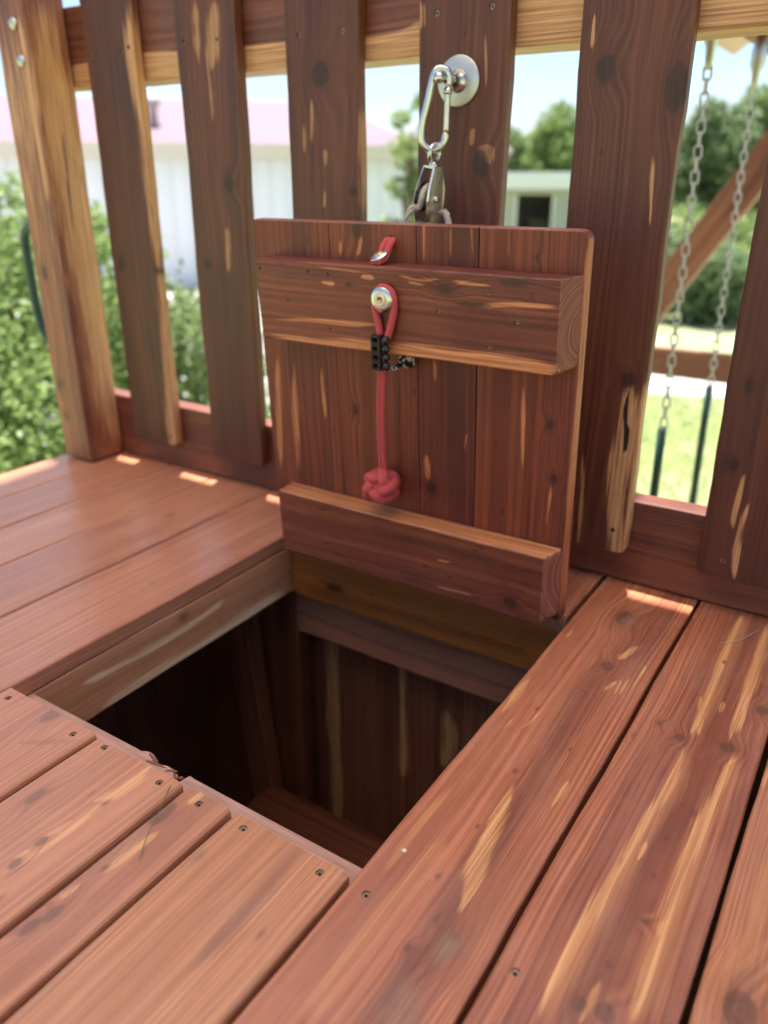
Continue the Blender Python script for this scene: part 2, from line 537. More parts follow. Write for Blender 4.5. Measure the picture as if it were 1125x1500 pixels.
# ------------------------------------------------------------------ tubes and turned shapes
def smooth_path(pts, n=8, closed=False):
    P = [Vector(p) for p in pts]; out = []
    m = len(P)
    rngs = range(m) if closed else range(m - 1)
    for i in rngs:
        p0 = P[(i - 1) % m] if closed or i > 0 else P[i] * 2 - P[i + 1]
        p1 = P[i]; p2 = P[(i + 1) % m]
        p3 = P[(i + 2) % m] if closed or i + 2 < m else p2 * 2 - p1
        for k in range(n):
            s = k / n
            out.append(0.5 * ((2 * p1) + (p2 - p0) * s + (2 * p0 - 5 * p1 + 4 * p2 - p3) * s * s + (3 * p1 - p0 - 3 * p2 + p3) * s ** 3))
    if not closed: out.append(P[-1])
    return out

def add_tube(bm, path, r, sides=10, closed=False, mi=0, flat=1.0):
    n = len(path)
    T = []
    for i in range(n):
        a = path[(i - 1) % n] if closed or i > 0 else path[i]
        b = path[(i + 1) % n] if closed or i < n - 1 else path[i]
        T.append((b - a).normalized())
    up = Vector((0, 0, 1)) if abs(T[0].z) < 0.9 else Vector((0, 1, 0))
    N = (up - T[0] * up.dot(T[0])).normalized()
    rings = []
    for i in range(n):
        if i: N = (N - T[i] * N.dot(T[i])).normalized()
        B = T[i].cross(N)
        rr = r[i] if isinstance(r, (list, tuple)) else r
        rings.append([bm.verts.new(path[i] + (N * math.cos(2 * math.pi * k / sides) + B * flat * math.sin(2 * math.pi * k / sides)) * rr) for k in range(sides)])
    for i in range(n if closed else n - 1):
        A = rings[i]; Bq = rings[(i + 1) % n]
        sh = 0
        if closed and i == n - 1:
            sh = min(range(sides), key=lambda s: (A[0].co - Bq[s].co).length)
        for k in range(sides):
            f = bm.faces.new((A[k], A[(k + 1) % sides], Bq[(k + 1 + sh) % sides], Bq[(k + sh) % sides]))
            f.smooth = True; f.material_index = mi
    if not closed:
        for R, rev in ((rings[0], True), (rings[-1], False)):
            f = bm.faces.new(R[::-1] if rev else R); f.material_index = mi

def tube_obj(name, pts, r, mat, parent=None, sides=10, n=8, closed=False, flat=1.0):
    bm = bmesh.new()
    add_tube(bm, smooth_path(pts, n, closed), r, sides, closed, 0, flat)
    bmesh.ops.recalc_face_normals(bm, faces=bm.faces)
    return bm_obj(name, bm, mat, parent)

def lathe_obj(name, prof, mat, parent=None, n=32, M=None, smooth=True):
    """prof: (radius, height) pairs turned around z"""
    bm = bmesh.new()
    rings = []
    for (r, h) in prof:
        if r < 1e-6: rings.append([bm.verts.new((0, 0, h))])
        else: rings.append([bm.verts.new((r * math.cos(2 * math.pi * k / n), r * math.sin(2 * math.pi * k / n), h)) for k in range(n)])
    for a, b in zip(rings, rings[1:]):
        for k in range(n):
            j = (k + 1) % n
            q = [a[k % len(a)], a[j % len(a)], b[j % len(b)], b[k % len(b)]]
            q = list(dict.fromkeys(q))
            if len(q) > 2:
                f = bm.faces.new(q); f.smooth = smooth
    bmesh.ops.recalc_face_normals(bm, faces=bm.faces)
    if M is not None: bm.transform(M)
    return bm_obj(name, bm, mat, parent)

def box_obj(name, lo, hi, mat, parent=None, bev=0.002):
    bm = bmesh.new()
    bmesh.ops.create_cube(bm, size=1.0)
    for v in bm.verts:
        v.co = Vector([lo[i] + (v.co[i] + 0.5) * (hi[i] - lo[i]) for i in range(3)])
    if bev > 0: bmesh.ops.bevel(bm, geom=list(bm.edges), offset=bev, segments=2, affect='EDGES')
    return bm_obj(name, bm, mat, parent)


# Streaks, knots and cracks of the boards, in metres on each board's own face.
FEATURES = {
    'B1': [('sap', [(-0.2386, 0.6121), (-0.2291, 0.5411), (-0.213, 0.449)], 0.008), ('sap', [(-0.2214, 0.8977), (-0.2059, 0.9498)], 0.005), ('sap', [(-0.1858, 0.9072), (-0.1863, 0.8459)], 0.002), ('sap', [(-0.203, 0.8598), (-0.1998, 0.8228)], 0.002), ('sap', [(-0.1953, 0.8673), (-0.1947, 0.826)], 0.0018), ('sap', [(-0.2068, 0.8523), (-0.2125, 0.8241)], 0.002), ('sap', [(-0.3006, 0.7948), (-0.2999, 0.7136)], 0.004), ('sap', [(-0.2779, 0.7839), (-0.2771, 0.7557)], 0.0015), ('sap', [(-0.2625, 0.7417), (-0.2667, 0.7039)], 0.002), ('sap', [(-0.2848, 0.7121), (-0.2862, 0.6855)], 0.0015), ('sap', [(-0.1923, 0.6507), (-0.194, 0.6017)], 0.003), ('sap', [(-0.2972, 0.9388), (-0.2966, 0.9147)], 0.002), ('orange', [(-0.2648, 0.5112), (-0.2664, 0.4018), (-0.2627, 0.2976)], 0.01), ('orange', [(-0.2919, 0.5773), (-0.2895, 0.444)], 0.006), ('knot', (-0.2462, 1.0087), 0.022, 0.013), ('grey', (-0.238, 1.0022), 0.03, 0.012), ('knot', (-0.2275, 0.878), 0.012, 0.008), ('knot', (-0.2313, 0.8075), 0.005, 0.004), ('knot', (-0.2457, 0.633), 0.006, 0.004), ('knot', (-0.244, 0.5417), 0.004, 0.003), ('knot', (-0.2471, 0.469), 0.005, 0.004), ('knot', (-0.226, 0.4292), 0.007, 0.004), ('knot', (-0.2317, 0.3918), 0.007, 0.005), ('knot', (-0.2042, 0.4133), 0.017, 0.009), ('grey', (-0.2056, 0.4101), 0.022, 0.012), ('grey', (-0.2118, 0.3443), 0.03, 0.022), ('knot', (-0.2676, 0.7456), 0.004, 0.002), ('knot', (-0.2097, 0.6977), 0.005, 0.002)],
    'B2': [('sap', [(-0.1074, 1.1096), (-0.1061, 0.9563), (-0.1035, 0.8331), (-0.1052, 0.7919)], 0.005), ('sap', [(-0.1057, 0.7708), (-0.1018, 0.7123), (-0.1095, 0.6285), (-0.1154, 0.526), (-0.1203, 0.4282), (-0.1188, 0.3909)], 0.0045), ('sap', [(-0.0717, 1.099), (-0.0647, 0.8971), (-0.0647, 0.8076)], 0.007), ('sap', [(-0.0549, 0.7936), (-0.06, 0.6928), (-0.0634, 0.6231), (-0.0623, 0.5357), (-0.0606, 0.4602), (-0.0614, 0.4281)], 0.0055), ('sap', [(-0.1012, 0.611), (-0.1013, 0.5842)], 0.003), ('sap', [(-0.09, 0.4513), (-0.0922, 0.4081)], 0.003), ('sap', [(-0.0846, 0.8802), (-0.0848, 0.8527)], 0.003), ('sap', [(-0.1111, 0.8752), (-0.0948, 0.7951)], 0.004), ('knot', (-0.1384, 0.7956), 0.007, 0.006), ('knot', (-0.1125, 0.7836), 0.008, 0.006), ('knot', (-0.0639, 0.7945), 0.01, 0.01), ('knot', (-0.085, 0.6795), 0.004, 0.003), ('knot', (-0.0869, 0.6267), 0.005, 0.004), ('knot', (-0.0839, 0.5743), 0.005, 0.004), ('knot', (-0.0774, 0.5231), 0.006, 0.009), ('knot', (-0.0898, 0.4671), 0.007, 0.005), ('knot', (-0.0977, 0.4231), 0.008, 0.006), ('knot', (-0.0787, 0.4258), 0.01, 0.009), ('knot', (-0.1023, 0.968), 0.004, 0.004), ('knot', (-0.044, 0.8868), 0.01, 0.008)],
    'B3': [('knot', (0.0058, 0.4853), 0.02, 0.014), ('grey', (0.0058, 0.4853), 0.024, 0.016), ('orange', [(-0.0056, 0.6543), (0.0009, 0.5778), (-0.011, 0.5038), (-0.0171, 0.4569)], 0.008), ('sap', [(-0.0233, 0.793), (-0.0266, 0.7411)], 0.005), ('orange', [(0.0131, 0.5603), (-0.0021, 0.5152)], 0.006)],
    'F1': [('orange', [(-0.3921, 0.4324), (-0.3905, 0.3693), (-0.3951, 0.327)], 0.003), ('sap', [(-0.3903, 0.4089), (-0.3924, 0.3618), (-0.3955, 0.3274)], 0.0015), ('dim', [(-0.3746, 0.4401), (-0.3636, 0.2832)], 0.012), ('grey', (-0.4433, 0.3678), 0.012, 0.008)],
    'F2': [('sap', [(-0.4985, 0.4332), (-0.4992, 0.4085)], 0.004), ('sap', [(-0.4971, 0.3689), (-0.4996, 0.3356), (-0.5002, 0.303)], 0.004), ('sap', [(-0.5093, 0.2876), (-0.5101, 0.2665)], 0.003), ('knot', (-0.5103, 0.3857), 0.02, 0.008), ('grey', (-0.507, 0.3464), 0.02, 0.007), ('knot', (-0.5021, 0.2552), 0.012, 0.006), ('knot', (-0.5067, 0.2374), 0.012, 0.006), ('knot', (-0.5049, 0.3109), 0.005, 0.004)],
    'F3': [('sap', [(-0.5743, 0.4267), (-0.5706, 0.3917), (-0.5737, 0.3712), (-0.5865, 0.3569)], 0.008), ('sap', [(-0.5737, 0.3622), (-0.5688, 0.3199), (-0.5708, 0.2895), (-0.5772, 0.2531)], 0.004), ('sap', [(-0.5777, 0.3307), (-0.5814, 0.3009)], 0.003), ('sap', [(-0.5784, 0.2872), (-0.583, 0.2715)], 0.003), ('knot', (-0.5792, 0.297), 0.008, 0.005), ('knot', (-0.5689, 0.3639), 0.006, 0.004), ('knot', (-0.6367, 0.3329), 0.014, 0.006), ('knot', (-0.5766, 0.2681), 0.008, 0.005), ('crack', [(-0.5746, 0.3), (-0.5685, 0.2709), (-0.5708, 0.249)], 0.0007), ('crack', [(-0.5931, 0.371), (-0.5923, 0.3592)], 0.0008)],
    'F4': [('knot', (-0.7363, 0.4231), 0.02, 0.01), ('dim', [(-0.675, 0.409), (-0.724, 0.37)], 0.008)],
    'L1': [('knot', (-0.8925, 0.7138), 0.005, 0.004), ('grey', (-0.8691, 0.8429), 0.03, 0.02)],
    'L2': [('knot', (-1.0718, 0.9175), 0.012, 0.006)],
    'L3': [('knot', (-1.2956, 0.9374), 0.016, 0.008), ('orange', [(-1.25, 0.45), (-1.235, 0.85)], 0.02)],
    'P2': [('sap', [(-1.2372, 0.8598), (-1.2372, 0.7571), (-1.2263, 0.6479), (-1.2241, 0.5326), (-1.222, 0.3844), (-1.2275, 0.2512), (-1.2376, 0.052)], 0.018), ('sap', [(-1.2018, 0.8563), (-1.2125, 0.7174), (-1.2147, 0.5112), (-1.2041, 0.1985), (-1.213, 0.0534)], 0.012), ('knot', (-1.2364, 0.4129), 0.008, 0.006), ('knot', (-1.335, 0.4218), 0.02, 0.012)],
    'P3': [('sap', [(-1.0343, 0.8401), (-1.0394, 0.7839), (-1.0507, 0.7406)], 0.016), ('sap', [(-1.0763, 0.8442), (-1.0789, 0.7523)], 0.006), ('sap', [(-1.0394, 0.5017), (-1.0448, 0.4201)], 0.006), ('sap', [(-0.9894, 0.8358), (-0.9816, 0.7219)], 0.004), ('sap', [(-1.0591, 0.7854), (-1.055, 0.6646)], 0.004), ('knot', (-1.0291, 0.5685), 0.015, 0.012), ('knot', (-1.0943, 0.4317), 0.012, 0.01)],
    'P4': [('sap', [(-0.8448, 0.6912), (-0.8464, 0.6289)], 0.004), ('sap', [(-0.8198, 0.6206), (-0.8195, 0.5941)], 0.004), ('sap', [(-0.8221, 0.5591), (-0.8245, 0.5336)], 0.004), ('sap', [(-0.7525, 0.6825), (-0.7512, 0.5198)], 0.006), ('sap', [(-0.8613, 0.6585), (-0.8608, 0.6144)], 0.003), ('knot', (-0.8262, 0.7245), 0.02, 0.018), ('knot', (-0.7662, 0.5595), 0.008, 0.008)],
    'P5': [('sap', [(-0.6539, 0.8033), (-0.651, 0.7667)], 0.012), ('sap', [(-0.5616, 0.6446), (-0.5636, 0.6188)], 0.004), ('sap', [(-0.5425, 0.6227), (-0.5337, 0.5966)], 0.01), ('knot', (-0.5486, 0.5967), 0.02, 0.014), ('sap', [(-0.5062, 0.6049), (-0.5073, 0.5255)], 0.006), ('sap', [(-0.5496, 0.7546), (-0.5441, 0.69)], 0.002)],
    'P6': [('sap', [(-0.2996, 0.3172), (-0.2978, 0.2384), (-0.3033, 0.175), (-0.289, 0.0513)], 0.016), ('sap', [(-0.2819, 0.3195), (-0.2766, 0.2012), (-0.2788, 0.0529)], 0.012), ('crack', [(-0.3019, 0.3053), (-0.3023, 0.2678), (-0.2978, 0.2384), (-0.2987, 0.2126)], 0.0035), ('knot', (-0.3046, 0.3194), 0.012, 0.012), ('knot', (-0.38, 0.7043), 0.018, 0.014), ('knot', (-0.2905, 0.6772), 0.03, 0.016), ('sap', [(-0.4012, 0.7646), (-0.4008, 0.728)], 0.003), ('sap', [(-0.3581, 0.207), (-0.3513, 0.064)], 0.003), ('sap', [(-0.309, 0.6063), (-0.3015, 0.5222)], 0.003)],
    'P7': [('sap', [(-0.136, 0.2186), (-0.1399, 0.1685), (-0.1394, 0.133)], 0.004), ('sap', [(-0.124, 0.177), (-0.1292, 0.1406), (-0.1246, 0.0578)], 0.005), ('knot', (-0.1525, 0.225), 0.01, 0.008), ('knot', (-0.1508, 0.3322), 0.01, 0.006)],
    'POSTR': [('sap', [(1.067, 0.8746), (1.0643, 0.7099), (1.0771, 0.5298), (1.0914, 0.3292), (1.0994, 0.1676), (1.0984, 0.0272)], 0.05), ('crack', [(1.0706, 0.6638), (1.0682, 0.5674), (1.0647, 0.4793)], 0.002)],
    'POSTF': [('sap', [(-1.4447, 0.849), (-1.4454, 0.708), (-1.4422, 0.531)], 0.01)],
    'RAIL': [(-1.6687, 0.7486), (-1.2222, 0.7846), (-1.0822, 0.7757), (-0.947, 0.7775), (-0.8253, 0.7737), (-0.7088, 0.7741), (-0.6688, 0.7834), (-0.5734, 0.8066)],
    'D1': [('sap', [(-0.766, 0.3118), (-0.7745, 0.1409)], 0.006), ('sap', [(-0.7134, 0.3182), (-0.7111, 0.2385)], 0.003), ('sap', [(-0.7977, 0.3293), (-0.8111, 0.1335)], 0.006), ('sap', [(-0.6652, 0.5019), (-0.6666, 0.4823)], 0.004), ('sap', [(-0.6289, 0.5093), (-0.6382, 0.4818)], 0.004)],
    'D2': [('knot', (-0.637, 0.5202), 0.02, 0.01), ('sap', [(-0.6289, 0.5093), (-0.6382, 0.4818)], 0.0035), ('sap', [(-0.6652, 0.5019), (-0.6666, 0.4823)], 0.003), ('knot', (-0.6549, 0.2635), 0.01, 0.006)],
    'D3': [('sap', [(-0.533, 0.2159), (-0.5312, 0.1737)], 0.005), ('sap', [(-0.5341, 0.5329), (-0.5349, 0.4791)], 0.002), ('sap', [(-0.5196, 0.3562), (-0.5188, 0.3232)], 0.0025), ('sap', [(-0.469, 0.2579), (-0.4729, 0.2322)], 0.002), ('knot', (-0.5256, 0.164), 0.012, 0.01), ('sap', [(-0.4952, 0.5258), (-0.4951, 0.4853)], 0.002), ('sap', [(-0.466, 0.5267), (-0.4636, 0.4909)], 0.0015)],
    'D4': [('knot', (-0.3506, 0.2902), 0.008, 0.006), ('knot', (-0.3414, 0.2173), 0.008, 0.006), ('knot', (-0.3792, 0.4933), 0.005, 0.004), ('sap', [(-0.3885, 0.3406), (-0.3858, 0.2191)], 0.003), ('sap', [(-0.3446, 0.2079), (-0.3477, 0.1468)], 0.002), ('sap', [(-0.4174, 0.5318), (-0.4167, 0.4892)], 0.002), ('knot', (-0.4113, 0.1523), 0.006, 0.004)],
    'CT': [('sap', [(-0.8055, 0.3588), (-0.7047, 0.3662), (-0.535, 0.364), (-0.4354, 0.3641), (-0.3196, 0.3675)], 0.009), ('sap', [(-0.4368, 0.4388), (-0.3836, 0.4453), (-0.3317, 0.4471)], 0.003), ('sap', [(-0.5476, 0.4683), (-0.5128, 0.4654), (-0.4914, 0.4683)], 0.002), ('sap', [(-0.5377, 0.4614), (-0.5109, 0.4597)], 0.002), ('sap', [(-0.4743, 0.4669), (-0.4194, 0.464)], 0.002), ('sap', [(-0.673, 0.4529), (-0.6502, 0.4517)], 0.003), ('sap', [(-0.6075, 0.4631), (-0.5862, 0.4626)], 0.003), ('sap', [(-0.6806, 0.4712), (-0.5891, 0.4684)], 0.0015), ('sap', [(-0.7641, 0.3946), (-0.6658, 0.3995), (-0.5761, 0.403)], 0.003), ('knot', (-0.4819, 0.4567), 0.012, 0.008), ('knot', (-0.3915, 0.469), 0.02, 0.006), ('knot', (-0.6278, 0.4531), 0.006, 0.005), ('knot', (-0.3672, 0.459), 0.004, 0.004), ('knot', (-0.4461, 0.4405), 0.03, 0.003)],
    'CB': [('sap', [(-0.4958, 0.0268), (-0.4374, 0.0295)], 0.002), ('sap', [(-0.4955, 0.0717), (-0.4731, 0.0745)], 0.002), ('dim', [(-0.7441, 0.1), (-0.3291, 0.0948)], 0.012), ('knot', (-0.3781, 0.0367), 0.012, 0.01), ('orange', [(-0.7721, 0.0997), (-0.4303, 0.1092)], 0.005)],
    'LJ': [('sap', [(0.5519, -0.1104), (0.7522, -0.111), (0.958, -0.1061)], 0.013), ('sap', [(0.5274, -0.0555), (0.6862, -0.0635), (0.8055, -0.055)], 0.006), ('sap', [(0.5114, -0.0243), (0.6271, -0.021), (0.7192, -0.0261)], 0.006), ('knot', (0.7169, -0.043), 0.01, 0.007)],
    'FJ': [('knot', (-0.7348, -0.0797), 0.02, 0.008), ('dim', [(-0.8115, -0.0995), (-0.5817, -0.0894), (-0.3649, -0.0851)], 0.012)],
}

# ================================================================== the deck
UPZ = (0, 0, 1); ALONG_Y = (0, 1, 0); ALONG_X = (1, 0, 0); TO_CAM = (0, -1, 0); TO_RIGHT = (1, 0, 0)
DT = 0.026                                  # deck board thickness

deck = empty("deck", (0, 0, 0))
tag(deck, "reddish cedar plank deck with a square trapdoor opening cut in it", "deck")

def deck_board(x0, x1, y0, y1, seed, feats=(), screws=(), dz=0.0, kw=None, label=None, bev=0.0032, lift=0.08):
    gap = 0.0026 if x0 > -0.32 else 0.0015
    return board("deck_board", deck, ((x0 + x1) / 2, (y0 + y1) / 2, -DT / 2 + dz), ALONG_Y, UPZ, y1 - y0, (x1 - x0) - 2 * gap, DT, seed,
                 feats, 'xy', screws, bev=bev, wob=0.0007, cedar_kw=dict(grey=0.10, rough=0.30, lift=lift, tint=(1.07, 0.95, 0.87), **(kw or {})), label=label)

YB, YW, YH0, YH1 = -0.62, 1.148, 0.428, 0.969
X = dict(B0=-0.3125, B1=-0.1692, B2=-0.0275, L0=-0.8315, L1=-0.9965, L2=-1.1465, L3=-1.283, L4=-1.413, L5=-1.540)
# boards right of the opening
FEATURES['CT'][0] = ('sap', [(-0.79, 0.361), (-0.70, 0.365), (-0.55, 0.3695), (-0.32, 0.372)], 0.0135)
FEATURES['B2'] = FEATURES['B2'] + [('dim', [(-0.095, -0.1), (-0.098, 0.5), (-0.095, 0.75)], 0.016), ('dim', [(-0.10, 0.8), (-0.09, 1.1)], 0.014)]
FEATURES['B1'] = FEATURES['B1'] + [('dim', [(-0.215, 0.30), (-0.225, 0.62), (-0.235, 0.90)], 0.014)]
FEATURES['B2'] = [('orange', [(p[0] + 0.004, p[1]) for p in ft[1]], ft[2] * 2.2) for ft in FEATURES['B2'] if ft[0] == 'sap' and len(ft[1]) > 3] + FEATURES['B2']
deck_board(X['B0'], X['B1'], YB, YW, 11, FEATURES['B1'], [(-0.2901, 0.4174)], 0.0, dict(sap=0.0))
deck_board(X['B1'], X['B2'], YB, YW, 12, FEATURES['B2'], [(-0.1491, 0.4202), (-0.05, 0.419)], 0.0008, dict(sap=0.0))
deck_board(X['B2'], 0.115, YB, YW, 13, FEATURES['B3'], [(-0.005, 0.419), (0.09, 0.419)], 0.0, dict(tan=0.5))
for i, x0 in enumerate((0.115, 0.257, 0.399, 0.541)):
    deck_board(x0, x0 + 0.142, YB, YW, 14 + i, (), (), 0.0005 * (i % 2), dict(sap=0.3))
# short boards that end at the opening, nearest to the viewer
deck_board(-0.4545, X['B0'] - 0.001, YB, YH0, 21, FEATURES['F1'], [(-0.4318, 0.415), (-0.3378, 0.413)], 0.0012, dict(tan=0.95), bev=0.0045, lift=0.08)
deck_board(-0.5215, -0.4575, YB, YH0 + 0.001, 22, FEATURES['F2'], [(-0.4907, 0.4145)], 0.0018, dict(tan=0.4), bev=0.006, lift=0.16)
deck_board(-0.6625, -0.5245, YB, YH0, 23, FEATURES['F3'], [(-0.6391, 0.419), (-0.5469, 0.4138)], 0.0022, dict(tan=0.5), bev=0.006, lift=0.26)
deck_board(X['L0'] + 0.001, -0.6655, YB, YH0 + 0.003, 24, FEATURES['F4'], [(-0.8088, 0.4146), (-0.6864, 0.4141)], 0.003, dict(tan=0.2), bev=0.006, lift=0.26)
# boards left of the opening
deck_board(X['L1'], X['L0'], YB, YW, 31, FEATURES['L1'], (), 0.0, dict(sap=0.0, tan=0.15), lift=0.26)
deck_board(X['L2'], X['L1'], YB, YW, 32, FEATURES['L2'], (), 0.0006, dict(sap=0.0, tan=0.15), lift=0.26)
deck_board(X['L3'], X['L2'], YB, YW, 33, FEATURES['L3'], (), 0.0, dict(sap=0.15, tan=0.2), lift=0.26)
deck_board(X['L4'], X['L3'], YB, YW, 34, (), (), 0.0005, dict(sap=0.15, tan=0.2), lift=0.26)
deck_board(X['L5'], X['L4'], YB, YW, 35, (), (), 0.0, dict(sap=0.1, tan=0.3), lift=0.26)
# strip of board ends behind the trapdoor
for i, (a, b) in enumerate(((-0.455, X['B0'] - 0.003), (-0.5225, -0.4585), (-0.6635, -0.5255), (X['L0'] + 0.001, -0.6665))):
    deck_board(a, b, YH1, YW, 41 + i, (), (), 0.0, dict(dark=0.1))

# joists that frame the opening
board("joist", deck, (-0.8525, 0.24, -0.0715), ALONG_Y, TO_RIGHT, 1.70, 0.089, 0.038, 51, FEATURES['LJ'], 'yz',
      cedar_kw=dict(tan=1.0, lift=0.2, tint=(1.1, 1.0, 0.9), sap_col=(0.92, 0.76, 0.54)), label="pale streaked joist along the left side of the opening")
board("joist", deck, (-0.53, 0.9915, -0.0715), ALONG_X, TO_CAM, 0.60, 0.089, 0.038, 52, FEATURES['FJ'], 'xz',
      cedar_kw=dict(sap_all=0.85, tint=(0.74, 0.46, 0.20)), label="yellowish joist at the back of the opening")
board("joist", deck, (-0.293, 0.24, -0.0715), ALONG_Y, (-1, 0, 0), 1.70, 0.089, 0.038, 54, (), 'yz', cedar_kw=dict(tan=0.3))
board("rim_joist", deck, (-0.45, 1.120, -0.0715), ALONG_X, TO_CAM, 2.20, 0.089, 0.054, 50, (), 'xz', cedar_kw=dict(tan=0.2))
board("fascia", deck, (-0.45, 1.1595, -0.058), ALONG_X, TO_CAM, 2.24, 0.113, 0.019, 49, (), 'xz', cedar_kw=dict(tan=0.2))
for i, x in enumerate((-1.50, -1.18, 0.10, 0.64)):
    board("joist", deck, (x, 0.24, -0.0715), ALONG_Y, (-1, 0, 0), 1.70, 0.089, 0.038, 56 + i, (), 'yz', cedar_kw=dict(tan=0.3))

# front joist: raw sawn edge, splintered where a board was torn off
def front_joist():
    edge = [(-0.90, 0.4610), (-0.76, 0.4606), (-0.64, 0.4612), (-0.632, 0.4606), (-0.626, 0.4645), (-0.619, 0.4655), (-0.613, 0.4640), (-0.6085, 0.4560),
            (-0.600, 0.4555), (-0.588, 0.4600), (-0.579, 0.4590), (-0.572, 0.4545), (-0.566, 0.4490), (-0.561, 0.4505), (-0.5575, 0.4475), (-0.556, 0.4555),
            (-0.554, 0.4625), (-0.548, 0.4615), (-0.44, 0.4606), (-0.28, 0.4610)]
    rs = random.Random(5)
    bm = bmesh.new()
    zt, zb, yb = -0.0275, -0.116, 0.4225
    def ring(z, dy, j):
        r = []
        for (x, y) in edge:
            inn = -0.64 < x < -0.546
            r.append(bm.verts.new((x, y + dy + (rs.uniform(-j, j) if inn else 0), z)))
        return r
    back_t = [bm.verts.new((x, yb, zt)) for (x, _) in edge]
    rows = [back_t, ring(zt, -0.0018, 0), ring(zt - 0.0018, 0, 0.001), ring(zt - 0.012, 0, 0.0035), ring(zt - 0.026, 0, 0.003)]
    rows.append([bm.verts.new((x, 0.461, zt - 0.034)) for (x, _) in edge])
    rows.append([bm.verts.new((x, 0.461, zb)) for (x, _) in edge])
    rows.append([bm.verts.new((x, yb, zb)) for (x, _) in edge])
    for a, b in zip(rows, rows[1:] + rows[:1]):
        for k in range(len(edge) - 1):
            bm.faces.new((a[k], b[k], b[k + 1], a[k + 1]))
    for k in (0, -1):
        bm.faces.new([r[k] for r in rows])
    bmesh.ops.recalc_face_normals(bm, faces=bm.faces)
    o = bm_obj("joist", bm, cedar("cedar_raw", 53, 5.0, (), raw=0.85, grey=0.1, rough=0.7), deck)
    o['label'] = "raw sawn front joist with a splintered notch"
    # torn chips left standing in the notch
    mm = cedar("cedar_splinter", 55, 5.0, (), raw=0.35, rough=0.7)
    for (x, y, L, a) in ((-0.598, 0.4535, 0.030, 0.15), (-0.612, 0.459, 0.016, -0.3), (-0.577, 0.455, 0.014, 0.5), (-0.566, 0.4515, 0.008, -0.7), (-0.560, 0.4530, 0.006, 0.4)):
        v = []
        for sx, hw in ((-1, 0.0012), (-0.2, 0.0022), (0.5, 0.0016), (1, 0.0004)):
            for yy, zz in ((-hw, 0), (hw, 0), (0, hw * 1.4)):
                v.append((sx * L / 2, yy, zz + 0.0008 * math.sin(sx * 2)))
        f = []
        for i in range(3):
            for k in range(3):
                f.append((3 * i + k, 3 * i + (k + 1) % 3, 3 * i + 3 + (k + 1) % 3, 3 * i + 3 + k))
        f += [(2, 1, 0), (9, 10, 11)]
        c = mesh_obj("splinter", v, f, mm, o)
        c.location = (x, y, -0.0275); c.rotation_euler = (0.2, 0.1, a)
front_joist()

# ================================================================== railing wall
YR = 1.115                                  # inner face of the rails
railing = empty("railing", (-0.7, YR, 0))
tag(railing, "cedar picket railing wall standing along the back of the deck", "railing")
def rl(p): return (p[0] - railing.location.x, p[1] - YR, p[2])
def rf(feats):
    out = []
    for ft in feats:
        sh = lambda p: (p[0] + 0.7, p[1])
        out.append((ft[0], [sh(p) for p in ft[1]], *ft[2:]) if isinstance(ft[1], list) else (ft[0], sh(ft[1]), *ft[2:]))
    return out
PT = 0.022
pick = [  # left x, right x, features, screws, look
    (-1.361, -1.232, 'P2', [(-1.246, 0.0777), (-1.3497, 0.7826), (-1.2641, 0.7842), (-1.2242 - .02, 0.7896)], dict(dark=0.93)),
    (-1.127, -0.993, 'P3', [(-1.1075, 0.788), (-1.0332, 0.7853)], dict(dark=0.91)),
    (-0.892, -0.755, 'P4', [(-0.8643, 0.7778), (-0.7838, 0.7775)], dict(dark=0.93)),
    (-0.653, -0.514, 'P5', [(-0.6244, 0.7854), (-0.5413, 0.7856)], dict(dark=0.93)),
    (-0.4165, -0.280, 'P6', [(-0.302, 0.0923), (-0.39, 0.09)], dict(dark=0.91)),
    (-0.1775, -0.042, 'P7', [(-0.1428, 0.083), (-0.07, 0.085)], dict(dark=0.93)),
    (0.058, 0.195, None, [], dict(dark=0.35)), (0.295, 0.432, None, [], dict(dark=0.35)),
]
for k_ in ('P2', 'P6'):                        # the edge sapwood runs out at the foot of the picket
    FEATURES[k_] = [(ft[0], ft[1] + [(ft[1][-1][0], ft[1][-1][1] - 0.08)], *ft[2:]) if ft[0] == 'sap' and ft[1][-1][1] < 0.09 else ft for ft in FEATURES[k_]]
for k_, xr in (('P3', -0.993), ('P4', -0.755), ('P5', -0.514), ('P6', -0.280)):
    FEATURES[k_] = FEATURES[k_] + [('orange', [(xr, 0.02), (xr, 0.95)], 0.006)]
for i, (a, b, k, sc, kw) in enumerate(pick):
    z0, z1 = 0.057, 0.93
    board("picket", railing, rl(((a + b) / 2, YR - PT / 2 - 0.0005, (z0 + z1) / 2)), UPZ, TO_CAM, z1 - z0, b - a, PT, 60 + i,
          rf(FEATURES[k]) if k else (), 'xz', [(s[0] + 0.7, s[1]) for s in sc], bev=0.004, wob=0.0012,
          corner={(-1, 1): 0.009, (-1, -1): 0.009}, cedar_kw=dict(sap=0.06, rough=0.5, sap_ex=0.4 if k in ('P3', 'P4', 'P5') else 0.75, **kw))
# rails behind the pickets
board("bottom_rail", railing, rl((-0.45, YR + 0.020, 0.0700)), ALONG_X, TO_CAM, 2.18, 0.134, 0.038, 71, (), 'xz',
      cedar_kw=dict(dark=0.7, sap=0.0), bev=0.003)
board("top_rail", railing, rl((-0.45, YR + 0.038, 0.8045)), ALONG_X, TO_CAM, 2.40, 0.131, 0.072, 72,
      [('below', [(p[0] + 0.7, p[1]) for p in FEATURES['RAIL']] + [(1.6, 1.2)], 0.0)], 'xz', cedar_kw=dict(dark=0.72), bev=0.003)
